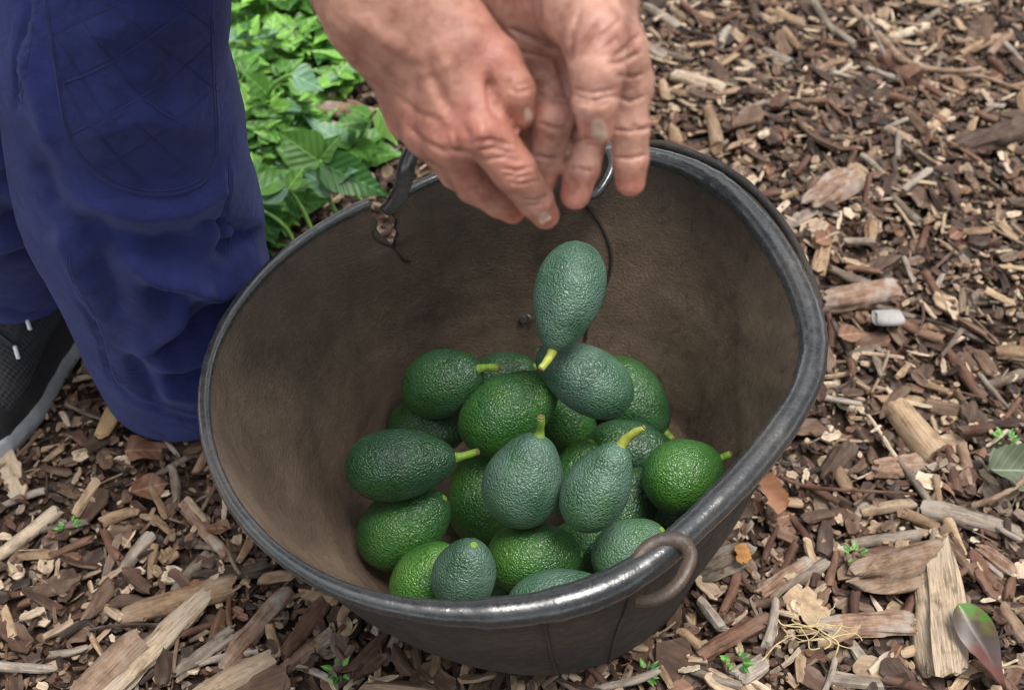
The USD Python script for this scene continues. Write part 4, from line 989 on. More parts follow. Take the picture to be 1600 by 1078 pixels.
# front handle: a brown loop passing over and through the rim
d_f = lambda px, py: float((atz(px, py, 0.305) - EYE) @ FWD)
loop = px_curve([(px, py, d_f(px, py) + o) for px, py, o in [(996, 938, 0.012), (1028, 934, 0.004), (1056, 915, -0.002), (1073, 888, -0.006), (1078, 864, -0.008), (1066, 848, -0.008), (1042, 844, -0.008), (1014, 854, -0.007), (996, 873, -0.004), (988, 894, 0.0)]], 90)
obj('handle_loop', tube(loop, np.interp(np.linspace(0, 1, 90), [0, 0.2, 0.45, 0.6, 1], [0.0042, 0.0056, 0.0050, 0.0060, 0.0046]) * (1 + 0.12 * noise(loop, 90, 6)), 12, flat=0.8), R_LOOP, bk, 60)
# seams that run down the outside at the front
for u_px in ((990, 905), (845, 952)):
    k = int(np.argmin(np.linalg.norm(cp - u_px, axis=1)))
    u0 = us[k]
    vs = np.linspace(0.02, 0.97, 40)
    s_ = bucket_point(np.full(40, u0), vs, np.full(40, 0.0036))
    obj('seam', tube(s_, 0.0014, 6), R_OUT, bk, 60)
# rivet and its hole, and the crack below the tear and under the left hand
def on_inner(px, py):
    q, d = project(Pi.reshape(-1, 3))
    k = np.argsort(((q - [px, py]) ** 2).sum(1))[:200]
    k = k[d[k] > 0.98][:4] if (d[k] > 0.98).any() else k[:4]
    return at(px, py, d[k].mean())


rp = on_inner(818, 496)
riv = trimesh.creation.cylinder(0.0035, 0.010, sections=14); riv.apply_transform(frame([0.1, 0.05, 0.2], (0, -1, 0.3), rp)); 
obj('rivet', joined((riv.vertices, riv.faces), tube(spline(np.array([rp + [0.004, -0.002, 0.006], rp + [0.009, -0.004, 0.0], rp + [0.006, -0.004, -0.007]]), 12), 0.0013, 6)), METAL, bk, 30)
for pts, w_ in (([(582, 362), (600, 380), (612, 385), (625, 398), (642, 408)], 0.0011), ([(915, 320), (945, 365), (955, 400), (935, 470), (915, 530)], 0.0016)):
    P = spline(np.array([on_inner(*q) - 0.001 * FWD for q in pts]), 30)
    obj('crack', tube(P, w_ * (1 + 0.6 * noise(P, 90, 2)), 6), R_OUT, bk, 60)

# ------------------------------------------------------------------ the avocados
# centre in the picture, length and width in pixels, direction of the stem end, tilt towards the camera, height, skin, stem (0 none, 1 green, 2 yellow), label
AVO = [
    ((887, 463), 172, 108, (-0.27, 0.96), 0.15, 0.270, 'bloom', 1, 'topmost falling avocado with its stem pointing down, just below the hands'),
    ((912, 590), 164, 102, (-0.86, -0.5), 0.1, 0.185, 'bloom', 0, 'second falling avocado, right under the topmost falling one'),
    ((692, 598), 132, 104, (0.93, -0.36), 0.55, 0.105, 'dark', 1, 'dark round avocado at the back left of the heap with its stem to the right'),
    ((783, 590), 110, 80, (0.9, -0.3), 0.2, 0.060, 'dark', 0, 'half hidden dark avocado at the very back of the heap'),
    ((795, 643), 166, 114, (0.83, -0.55), 0.1, 0.115, 'green', 0, 'large green avocado with brown scratches in the back middle of the heap'),
    ((668, 668), 120, 88, (0.95, 0.1), 0.2, 0.055, 'dark', 0, 'dark avocado mostly hidden above the left one'),
    ((626, 725), 172, 110, (0.98, -0.12), 0.05, 0.110, 'dark', 1, 'leftmost avocado lying level with its green stem to the right'),
    ((632, 823), 158, 118, (0.8, -0.6), 0.25, 0.062, 'green', 0, 'green avocado with a yellow green shoulder under the leftmost one'),
    ((752, 780), 146, 108, (-0.1, -1), 0.2, 0.075, 'bright', 0, 'yellow green avocado with a row of dark specks left of the middle'),
    ((820, 749), 150, 124, (0.3, -0.95), 0.35, 0.120, 'bloom', 1, 'big bluish green avocado in the middle with its stem up'),
    ((888, 665), 112, 88, (-0.2, -0.9), 0.6, 0.075, 'green', 0, 'green avocado behind the big middle one'),
    ((985, 622), 146, 104, (0.7, 0.7), 0.1, 0.080, 'dark', 1, 'green avocado at the back right with a stub of stem at lower right'),
    ((990, 703), 142, 88, (0.95, 0.2), 0.1, 0.075, 'dark', 0, 'dull dark avocado behind the one with the yellow stem'),
    ((935, 760), 150, 100, (0.45, -0.89), 0.3, 0.155, 'bloom', 2, 'bluish avocado with a long yellow stem'),
    ((1068, 742), 128, 112, (0.93, -0.36), -0.3, 0.110, 'green', 1, 'rightmost avocado, bright green in the middle'),
    ((972, 800), 150, 98, (0.5, -0.85), 0.2, 0.070, 'dark', 1, 'dark avocado lying under the one with the yellow stem'),
    ((1046, 812), 110, 84, (0.9, 0.1), 0.3, 0.050, 'dark', 0, 'small dark piece of avocado showing under the rightmost one'),
    ((834, 871), 146, 112, (0.97, -0.1), 0.15, 0.085, 'green', 0, 'shiny green avocado at the front middle'),
    ((985, 862), 124, 100, (0.75, -0.6), 0.4, 0.085, 'bloom', 0, 'pale bluish avocado next to the front handle loop'),
    ((668, 905), 130, 104, (0.55, -0.8), 0.3, 0.050, 'bright', 0, 'bright green avocado at the front left of the heap'),
    ((726, 896), 118, 98, (0.3, -0.95), 0.6, 0.140, 'bloom', 0, 'upright smooth bluish avocado at the front left'),
    ((866, 932), 150, 84, (0.9, -0.25), 0.1, 0.075, 'bloom', 0, 'avocado peeping over the front rim'),
    ((785, 945), 110, 80, (0.9, -0.1), 0.1, 0.045, 'green', 0, 'dark green avocado low behind the front rim'),
    ((902, 750), 130, 90, (0.3, -0.9), 0.2, 0.060, 'green', 0, 'green avocado wedged behind the big middle one and the yellow stemmed one'),
    ((905, 858), 120, 92, (0.6, -0.7), 0.2, 0.050, 'green', 0, 'shaded green avocado low between the front ones'),
]
info = []
for (px, py), Lp, Wp, (dx, dy), tl, z, skin, st, lab in AVO:
    p = atz(px, py, z); d = float((p - EYE) @ FWD)
    n = math.hypot(dx, dy)
    axis = math.cos(tl) * (dx / n * RIGHT - dy / n * UP) - math.sin(tl) * FWD
    Wp, Lp = Wp * 1.03, Lp * 1.03
    W = Wp * d / F
    la = Lp * d / F
    L = math.sqrt(max((la ** 2 - (W * math.sin(tl)) ** 2), W ** 2) / math.cos(tl) ** 2)
    L = min(L, 1.75 * W)
    info.append([p, axis, L, W, skin, st, lab])


def balls(L, W):                              # the fruit as five spheres along its axis, for settling the heap
    t = np.linspace(-1, 1, 5)
    rr = W / 2 * np.array([0.72, 0.98, 1.0, 0.85, 0.55])
    x = np.array([-(L / 2 - rr[0]), -L * 0.17, 0.0, L * 0.2, L / 2 - rr[4]])
    return x, rr


sh = np.zeros(len(info))
bl = [balls(a[2], a[3]) for a in info]
in_q, in_d = project(Pi.reshape(-1, 3))
tree = cKDTree(Pi.reshape(-1, 3))
nrm_in = normals(*grid(Pi))
rays = np.array([(a[0] - EYE) / np.linalg.norm(a[0] - EYE) for a in info])
if (nrm_in * (np.array([0.03, 0.64, 0.25]) - Pi.reshape(-1, 3))).sum(1).mean() < 0:
    nrm_in = -nrm_in
free = np.ones(len(info)); free[[0, 1]] = 0
for it in range(120):
    cs = [info[i][0] + sh[i] * rays[i] + bl[i][0][:, None] * info[i][1] for i in range(len(info))]
    push = np.zeros(len(info))
    for i in range(len(info)):
        for j in range(i + 1, len(info)):
            D = cs[i][:, None] - cs[j][None]
            dist = np.linalg.norm(D, axis=2); pen = bl[i][1][:, None] + bl[j][1][None] - dist
            k = np.unravel_index(np.argmax(pen), pen.shape)
            if pen[k] > 0.0005:
                s = 1.0 if (cs[i].mean(0) - cs[j].mean(0)) @ (rays[i] + rays[j]) > 0 else -1.0
                push[i] += s * pen[k] * 0.25; push[j] -= s * pen[k] * 0.25
        dd, kk = tree.query(cs[i])
        sd = ((cs[i] - Pi.reshape(-1, 3)[kk]) * nrm_in[kk]).sum(1)
        pen = (bl[i][1] - sd).max()
        if pen > 0:
            push[i] -= min(pen, 0.01) * 0.7
        elif it < 60:
            push[i] += 0.0006
    sh += np.clip(push, -0.006, 0.006) * free


def avocado_mesh(L, W, seed, neck):
    nu, nv = 84, 60
    s = np.linspace(0, 1, nv)
    t = np.cos(np.pi * s)                                     # +1 blossom end .. -1 stem end
    x = -t * L / 2
    y = np.sqrt(np.clip(1 - t ** 2, 0, 1)) * (1 + 0.19 * t * neck * 1.4 - 0.10 * neck * np.exp(-((t + 0.62) / 0.3) ** 2))
    y = y / y.max() * W / 2
    th = np.linspace(0, 2 * np.pi, nu, endpoint=False)
    P = np.stack([np.broadcast_to(x, (nu, nv)), np.cos(th)[:, None] * y, np.sin(th)[:, None] * y], -1)
    q = P / np.linalg.norm(P + 1e-9, axis=-1, keepdims=True)
    k = 0.022 * fbm(P, 45, seed, 2) + 0.014 * noise(P, 150, seed) + 0.012 * noise(P, 320, seed + 1)
    P = P * (1 + k[..., None])
    v, f = grid(P, True)
    return (v, f) if trimesh.Trimesh(v, f, process=False).volume > 0 else (v, f[:, ::-1])


def tip_ring(L, W, neck):
    return L / 2


for i, (p, axis, L, W, skin, st, lab) in enumerate(info):
    p = p + sh[i] * rays[i]
    neck = 0.62 * np.array([0.9, 0.9, 0.5, 0.6, 0.55, 0.6, 0.85, 0.5, 0.6, 0.9, 0.5, 0.7, 0.6, 0.95, 0.6, 0.7, 0.6, 0.5, 0.6, 0.6, 0.6, 0.6, 0.6, 0.6, 0.6])[i]
    # keep the apparent size while the settling moves the fruit along the line of sight
    k = np.linalg.norm(p - EYE) / np.linalg.norm(info[i][0] - EYE)
    M = frame(axis, -FWD if abs(axis @ FWD) < 0.9 else UP, p)
    t_ = thing('avocado', lab, 'avocado', matrix=M)
    obj('skin', avocado_mesh(L * k, W * k, 40 + i, neck), SKINS[skin], t_, True)
    x0 = L * k / 2
    gs = np.random.default_rng(60 + i)
    if st:
        ln = {1: 0.010, 2: 0.024}[st] + (0.008 if i in (0, 2, 6, 9) else 0)
        b_ = gs.normal(0, 0.2, 2)
        pts = [[x0 - 0.004, 0, 0], [x0 + ln * 0.4, b_[0] * ln * 0.4, b_[1] * ln * 0.4], [x0 + ln * 0.75, b_[0] * ln, b_[1] * ln + 0.002], [x0 + ln, b_[0] * ln * 1.5, b_[1] * ln * 1.5 + 0.004]]
        P = spline(np.array(pts), 14)
        r_ = np.interp(np.linspace(0, 1, 14), [0, 0.2, 0.5, 0.7, 1], [0.0056, 0.0040, 0.0034, 0.0037, 0.0032 if st == 1 else 0.0018])
        stem = obj('stem', tube(P, r_ * (1 + 0.25 * noise(P, 260, i)), 10), STEM_Y if st == 2 or i == 0 else STEM, t_, 50)
        obj('stem_end', tube(P[-2:] + [[0.0004, 0, 0], [0.0012, 0, 0]], r_[-1] * 1.02, 8), STEM_CUT, stem, 50)
    else:
        cap = trimesh.creation.icosphere(2, 0.0035); cap.apply_scale([0.5, 1, 1]); cap.apply_translation([x0 - 0.0005, 0, 0])
        obj('stem_scar', cap, STEM, t_, 60)
    if i == 4:                                               # brown scratches
        for _ in range(9):
            a0 = gs.uniform(-0.35, -0.15) * L; ph = gs.uniform(0.2, 0.9)
            c_ = [np.array([a0 + gs.normal(0, 0.002) + q * 0.003, -math.cos(ph + q * 0.1), math.sin(ph + q * 0.1)]) for q in range(4)]
            for q in c_:
                rr_ = W * k / 2 * math.sqrt(max(0.05, 1 - (q[0] / (L * k / 2)) ** 2)) * 1.0; q[1] *= rr_; q[2] *= rr_
            obj('scratch', tube(spline(np.array(c_), 8), 0.0006, 5), STEM_CUT, t_, 60)


# ------------------------------------------------------------------ the person
person = thing('person', 'person in navy work trousers bending over the bucket with both hands open above it', 'person')


def hand(J, chains, palm, k_palm, arm):
    """J: joints {name: (px, py, depth, radius)}; one distance function that blends each finger into the palm but not into its neighbours."""
    pt = {n: (at(*q[:3]), q[3]) for n, q in J.items()}

    def f(P):
        d = np.full(len(P), 1e3)
        for a, b in palm:
            d = smin(d, cone(P, pt[a][0], pt[b][0], pt[a][1], pt[b][1]), k_palm)
        for a, ra, b, rb in arm:
            d = smin(d, cone(P, a, b, ra, rb), 0.022)
        out = d.copy()
        for ch in chains:
            e = np.full(len(P), 1e3)
            for a, b in zip(ch[:-1], ch[1:]):
                e = smin(e, cone(P, pt[a][0], pt[b][0], pt[a][1], pt[b][1]), 0.0025)
            out = np.minimum(out, smin(d, e, 0.0045))
        return out
    return f, pt


# right hand, seen from its back, fingers hanging down
JR = dict(w1=(560, 30, 0.668, .024), w2=(630, 0, 0.657, .021), wr=(608, 10, 0.662, .029), wt=(700, 20, 0.652, .024), h0=(690, 90, 0.66, .022), hb=(640, 110, 0.672, .022),
          i0=(752, 200, 0.654, .0140), m0=(708, 214, 0.664, .0140), r0=(672, 204, 0.680, .0135), l0=(642, 182, 0.695, .0125), ib=(718, 80, 0.655, .0180), mb=(680, 60, 0.66, .0185), rb=(638, 60, 0.668, .0185), lb=(604, 70, 0.678, .0175),
          i1=(803, 266, 0.664, .0120), i2=(836, 312, 0.684, .0100), i3=(852, 336, 0.697, .0080),
          m1=(742, 288, 0.692, .0110), m2=(780, 314, 0.705, .0094), m3=(800, 329, 0.714, .0078),
          r1=(714, 268, 0.708, .0103), r2=(752, 296, 0.722, .0092), r3=(775, 312, 0.732, .0078),
          l1=(690, 236, 0.715, .0095), l2=(714, 262, 0.73, .0085), l3=(735, 280, 0.74, .0072),
          t0=(706, 48, 0.657, .0185), t1=(774, 97, 0.652, .0140), t2=(805, 143, 0.652, .0108), t3=(815, 177, 0.660, .0082))
elbow_r = np.array([-0.20, 0.69, 0.86])
fR, pR = hand(JR, [('i0', 'i1', 'i2', 'i3'), ('m0', 'm1', 'm2', 'm3'), ('r0', 'r1', 'r2', 'r3'), ('l0', 'l1', 'l2', 'l3'), ('t0', 't1', 't2', 't3')],
              [('wr', 'ib'), ('wr', 'mb'), ('wr', 'rb'), ('wr', 'lb'), ('ib', 'i0'), ('mb', 'm0'), ('rb', 'r0'), ('lb', 'l0'), ('ib', 'm0'), ('mb', 'r0'), ('rb', 'l0'), ('w2', 't0'), ('t0', 'ib')], 0.009,
              [(at(612, 0, 0.662), 0.0330, elbow_r, 0.050)])
bb = np.array([q[0] for q in pR.values()])
vR, qR = sdf_mesh(fR, bb.min(0) - 0.03, np.maximum(bb.max(0), elbow_r) + [0.02, 0.02, -0.03], 0.0034, 1)
# left hand, palm towards the camera, thumb across it
JL = dict(wr=(872, -80, 0.665, .031), ib=(930, 10, 0.664, .019), mb=(890, 10, 0.671, .018), rb=(848, 10, 0.676, .018), lb=(808, 5, 0.678, .0180),
          i0=(976, 128, 0.662, .0132), m0=(930, 150, 0.674, .0135), r0=(870, 140, 0.678, .0125), l0=(822, 128, 0.690, .0120),
          i1=(984, 202, 0.668, .0106), i2=(985, 248, 0.676, .0098), i3=(985, 284, 0.684, .0082),
          m1=(922, 208, 0.682, .0106), m2=(909, 262, 0.684, .0099), m3=(899, 304, 0.690, .0084),
          r1=(865, 184, 0.664, .0108), r2=(853, 245, 0.682, .0097), r3=(842, 292, 0.694, .0082),
          l1=(812, 192, 0.700, .0095), l2=(800, 236, 0.712, .0085), l3=(794, 268, 0.72, .0072),
          t0=(908, -5, 0.640, .0240), ta=(930, 58, 0.622, .0172), t1=(933, 110, 0.616, .0138), t2=(930, 158, 0.619, .0116), t3=(932, 202, 0.629, .0088), te=(960, 82, 0.648, .0155))
elbow_l = np.array([0.06, 0.80, 0.88])
fL, pL = hand(JL, [('i0', 'i1', 'i2', 'i3'), ('m0', 'm1', 'm2', 'm3'), ('r0', 'r1', 'r2', 'r3'), ('l0', 'l1', 'l2', 'l3'), ('t0', 'ta', 't1', 't2', 't3')],
              [('wr', 'ib'), ('wr', 'mb'), ('wr', 'rb'), ('wr', 'lb'), ('ib', 'i0'), ('mb', 'm0'), ('rb', 'r0'), ('lb', 'l0'), ('ib', 'm0'), ('mb', 'r0'), ('rb', 'l0'), ('wr', 't0'), ('te', 'i0'), ('t0', 'te')], 0.010,
              [(at(872, -70, 0.665), 0.032, elbow_l, 0.050)])
bb = np.array([q[0] for q in pL.values()])
vL, qL = sdf_mesh(fL, np.minimum(bb.min(0), elbow_l) - [0.03, 0.03, 0.03], np.maximum(bb.max(0), elbow_l) + [0.03, 0.02, -0.04], 0.0034, 1)
for _ in range(1):
    pass


def C(*pts):
    return [np.array(p, float) for p in pts]


# the back of the right hand: knuckle wrinkles, tendons, the hollow by the thumb
SR = [(C((680, 80), (718, 150), (752, 200)), 15, 0.0008), (C((648, 80), (680, 150), (708, 208)), 14, 0.0007), (C((702, 100), (732, 180)), 12, -0.0007), (C((668, 110), (705, 180)), 10, -0.0010),
      (C((764, 122), (770, 150), (780, 185)), 7, -0.0022),
      (C((748, 208), (760, 206)), 14, 0.0009), (C((704, 220), (714, 218)), 12, 0.0008), (C((730, 200), (736, 232)), 7, -0.0008),
      (C((740, 222), (765, 218), (800, 228)), 3.0, -0.0009), (C((745, 236), (775, 232), (806, 242)), 3.0, -0.0008), (C((700, 232), (735, 240), (760, 252)), 3.2, -0.0009), (C((760, 250), (790, 246), (815, 254)), 2.8, -0.0007),
      (C((782, 262), (805, 268), (832, 262)), 2.6, -0.0008), (C((788, 274), (812, 278), (838, 272)), 2.4, -0.0008), (C((796, 286), (818, 288), (842, 282)), 2.4, -0.0006), (C((818, 312), (836, 314), (856, 308)), 2.2, -0.0006), (C((822, 320), (838, 322), (858, 315)), 2.2, -0.0005),
      (C((640, 200), (665, 222), (700, 240)), 4, -0.0008), (C((620, 150), (650, 175), (690, 190)), 5, -0.0006), (C((545, 20), (600, 60), (640, 80)), 14, 0.0010), (C((600, 95), (650, 105), (690, 95)), 10, -0.0006),
      (C((735, 295), (760, 305)), 2.5, -0.0006), (C((790, 128), (810, 134), (832, 128)), 2.4, -0.0005), (C((792, 138), (812, 145), (834, 138)), 2.4, -0.0006)]
vR = sculpt(vR, qR, [(a, b, 2.3 * c) for a, b, c in SR])
SL = [(C((985, 196), (1000, 202), (1016, 200)), 2.0, -0.0008), (C((958, 203), (985, 206), (1016, 200)), 2.2, -0.0009), (C((960, 246), (985, 248), (1012, 243)), 2.0, -0.0008), (C((888, 218), (912, 216), (938, 224)), 2.2, -0.0009), (C((884, 262), (905, 264), (932, 270)), 2.0, -0.0008),
      (C((842, 192), (862, 200), (888, 202)), 2.2, -0.0009), (C((838, 244), (856, 248), (876, 248)), 2.0, -0.0008),
      (C((898, 140), (925, 146), (962, 140)), 2.4, -0.0008), (C((896, 150), (928, 158), (962, 150)), 2.4, -0.0009), (C((900, 160), (930, 166), (958, 160)), 2.2, -0.0006),
      (C((962, 88), (985, 72), (996, 58)), 3.5, -0.0012), (C((950, 100), (975, 96), (1000, 84)), 3.0, -0.0009), (C((965, 118), (990, 122), (1005, 116)), 2.5, -0.0008), (C((962, 150), (985, 160), (1010, 150)), 3, -0.0007), (C((940, 30), (910, 70), (893, 95)), 5, -0.0010), (C((905, 20), (890, 60), (888, 100)), 4, -0.0012),
      (C((800, 46), (835, 62), (875, 78)), 3.5, -0.0014), (C((790, 76), (840, 88), (880, 95)), 3.0, -0.0010), (C((840, 0), (845, 40), (862, 75)), 4, -0.0010), (C((868, 92), (875, 120), (885, 150)), 3, -0.0012), (C((838, 148), (860, 152), (888, 162)), 2.5, -0.0010),
      (C((925, 60), (950, 50), (970, 30)), 3, -0.0005), (C((915, 90), (940, 80), (965, 60)), 3, -0.0005), (C((830, 120), (850, 125), (866, 120)), 8, 0.001)]
vL = sculpt(vL, qL, [(a, b, 2.5 * c) for a, b, c in SL])


def skin_tone(v, f, tips, joints, base):
    """The skin's own colour: redder at fingertips and knuckles, dusty and paler in places."""
    t = np.tile(np.array(base), (len(v), 1))
    k = 0.5 + fbm(v, 30, 6)
    t *= (1 + 0.22 * (k - 0.5))[:, None]
    for p, w, s in tips:
        m = s * np.exp(-((v - p) ** 2).sum(1) / w ** 2)
        t = t * (1 + m[:, None] * np.array([0.08, -0.28, -0.32]))
    for p, w, s in joints:
        m = s * np.exp(-((v - p) ** 2).sum(1) / w ** 2)
        t = t * (1 + m[:, None] * np.array([-0.02, -0.22, -0.20]))
    return np.clip(t, 0.01, 0.9)


tr = [(pR[k][0], 0.014, 1.0) for k in ('i3', 'm3', 'r3', 'l3', 't3')]; jr = [(pR[k][0] - 0.01 * FWD, 0.016, 0.9) for k in ('i0', 'm0', 'r0', 'l0', 'i1', 'm1', 't1')] + [(at(700, 60, 0.65), 0.05, 0.5)]
tl_ = [(pL[k][0], 0.014, 0.9) for k in ('i3', 'm3', 'r3', 'l3', 't3')]; jl = [(at(880, 60, 0.65), 0.04, 0.5), (pL['r1'][0], 0.013, 0.7), (pL['t1'][0], 0.014, 0.4), (pL['m1'][0], 0.012, 0.5)]
toneR = skin_tone(vR, qR, tr, jr, (0.335, 0.178, 0.130)); toneL = skin_tone(vL, qL, tl_, jl, (0.37, 0.206, 0.157))
# the head, out of the picture
HC = np.array([0.0, 0.64, 1.26]); hf = np.array([0.45, -0.45, -0.77]); hf /= np.linalg.norm(hf); hs = np.array([0.7, 0.7, 0.0]); hs -= hf * (hs @ hf); hs /= np.linalg.norm(hs); hu = np.cross(hs, hf); hu = hu if hu[2] > 0 else -hu
hp = lambda a, b, c_: HC + a * hs + b * hf + c_ * hu
neck_b = np.array([-0.13, 0.80, 1.17])


def fH(P):
    d = smin(cone(P, hp(0, -0.025, 0.03), hp(0, 0.015, 0.04), 0.088, 0.083), cone(P, hp(0, 0.03, -0.03), hp(0, 0.055, -0.075), 0.062, 0.036), 0.03)
    d = smin(d, cone(P, hp(0, 0.095, 0.02), hp(0, 0.118, -0.02), 0.010, 0.014), 0.012)
    d = smin(d, cone(P, hp(-0.02, 0.098, -0.052), hp(0.02, 0.098, -0.052), 0.008, 0.008), 0.01)
    for s in (-1, 1):
        d = smin(d, cone(P, hp(s * 0.085, -0.01, 0.02), hp(s * 0.088, -0.012, -0.025), 0.014, 0.010), 0.008)
        d = np.maximum(d, -cone(P, hp(s * 0.032, 0.115, 0.03), hp(s * 0.036, 0.115, 0.03), 0.018, 0.018) * 0.9) if False else d
    d = smin(d, cone(P, hp(0, -0.03, -0.05), neck_b, 0.058, 0.066), 0.02)
    d = smin(d, cone(P, neck_b, np.array([-0.18, 0.86, 1.10]), 0.066, 0.09), 0.03)
    for a, b in ((np.array([-0.29, 0.75, 1.12]), elbow_r), (np.array([-0.04, 0.99, 1.12]), elbow_l)):
        d = smin(d, smin(cone(P, np.array([-0.18, 0.86, 1.10]), a, 0.075, 0.058), cone(P, a, b, 0.056, 0.046), 0.03), 0.03)
    return d


vH, qH = sdf_mesh(fH, np.array([-0.42, 0.45, 0.76]), np.array([0.22, 1.12, 1.42]), 0.009)
toneH = np.tile([0.45, 0.26, 0.18], (len(vH), 1))
import manifold3d as m3


def solid(v, f):
    return m3.Manifold(m3.Mesh(np.asarray(v, np.float32), np.asarray(f, np.uint32)))


parts_ = [solid(vR, qR), solid(vL, qL), solid(vH, qH)]
whole = (parts_[0] + parts_[1] + parts_[2]).to_mesh()
bv, bf = np.array(whole.vert_properties[:, :3], float), np.array(whole.tri_verts)
from_ = cKDTree(np.vstack([vR, vL, vH])); tone_ = np.vstack([toneR, toneL, toneH])
bt = tone_[from_.query(bv)[1]]
print('BODY', [x.status() for x in parts_], [x.volume() for x in parts_], len(bv), len(m3.Manifold.decompose(parts_[0] + parts_[1] + parts_[2])))
body = obj('body', (bv, bf), SKIN, person, True, color=bt)
for s in (-1, 1):
    e_ = trimesh.creation.icosphere(3, 0.013); e_.apply_translation(hp(s * 0.033, 0.083, 0.028)); obj('eye', e_, LACE, body, True)
hair_v, hair_q = sdf_mesh(lambda P: np.maximum(cone(P, hp(0, -0.03, 0.035), hp(0, 0.012, 0.048), 0.096, 0.089), -((P - hp(0, 0.045, 0.0)) @ hu * 0.8 - (P - hp(0, 0.045, 0.0)) @ hf * 0.8 + 0.02)), HC - 0.16, HC + 0.16, 0.008)
obj('hair', (hair_v, hair_q), HAIR, body, True)


def nail(v, f, px, py, along, wpx, lpx):
    """A thin plate laid on the fingertip; along: towards the tip, as seen from the camera."""
    a = np.array(along, float); a /= np.linalg.norm(a); b = np.array([-a[1], a[0]])
    q, d = project(v); n = normals(v, f)
    k = ((n @ FWD) < -0.05) & (np.linalg.norm(q - [px, py], axis=1) < 48)
    k &= d < d[k].min() + 0.024
    dep = LinearNDInterpolator(q[k], d[k])
    Ug_, Wg_ = np.meshgrid(np.linspace(-1, 1, 15), np.linspace(-1, 1, 11), indexing='ij')
    wid = np.where(Ug_ < 0, np.sqrt(np.clip(1 - 0.96 * Ug_ ** 2, 0, 1)), np.sqrt(np.clip(1 - 0.35 * Ug_ ** 4, 0, 1)))
    Q = np.array([px, py]) + (Ug_ * lpx / 2)[..., None] * a + (Wg_ * wid * wpx / 2)[..., None] * b
    D = dep(Q.reshape(-1, 2)).reshape(Ug_.shape)
    D = np.where(np.isnan(D), np.nanmax(D), D)
    rim = np.maximum(np.abs(Ug_), np.abs(Wg_))
    D = D - 0.0007 * (1 - rim ** 4) + 0.0002 * rim ** 6
    P = EYE + D[..., None] * (FWD + ((Q[..., :1] - 800) / F) * RIGHT + ((539 - Q[..., 1:]) / F) * UP)
    m = grid(P)
    return m if (normals(*m) @ FWD).mean() < 0 else (m[0], m[1][:, ::-1])


obj('fingernail', nail(vL, qL, 936, 204, (0.12, 1), 26, 40), SKIN, body, True, color=np.tile([0.43, 0.29, 0.225], (165, 1)))
obj('fingernail', nail(vR, qR, 850, 340, (0.55, 1), 20, 16), SKIN, body, True, color=np.tile([0.43, 0.29, 0.225], (165, 1)))
obj('fingernail', nail(vR, qR, 825, 180, (0.15, 1), 14, 22), SKIN, body, True, color=np.tile([0.43, 0.29, 0.225], (165, 1)))

# ---- trousers
def loft(cs, rs, n=150, sides=128, ell=1.0):
    cs = spline(np.array(cs), n); rs = np.interp(np.linspace(0, 1, n), np.linspace(0, 1, len(rs)), rs)
    rs = np.convolve(np.r_[[rs[0]] * 6, rs, [rs[-1]] * 6], np.ones(13) / 13, 'valid')
    t = np.gradient(cs, axis=0); t /= np.linalg.norm(t, axis=1, keepdims=True)
    a = RIGHT - t * (t @ RIGHT)[:, None]; a /= np.linalg.norm(a, axis=1, keepdims=True); b = np.cross(t, a)
    th = np.linspace(0, 2 * np.pi, sides, endpoint=False)
    P = cs[:, None] + rs[:, None, None] * (np.cos(th)[None, :, None] * a[:, None] + ell * np.sin(th)[None, :, None] * b[:, None])
    v, f = grid(P.transpose(1, 0, 2), True)
    return v, f


def zr(px, py, z, wpx):
    p = atz(px, py, z); return p, wpx * ((p - EYE) @ FWD) / F


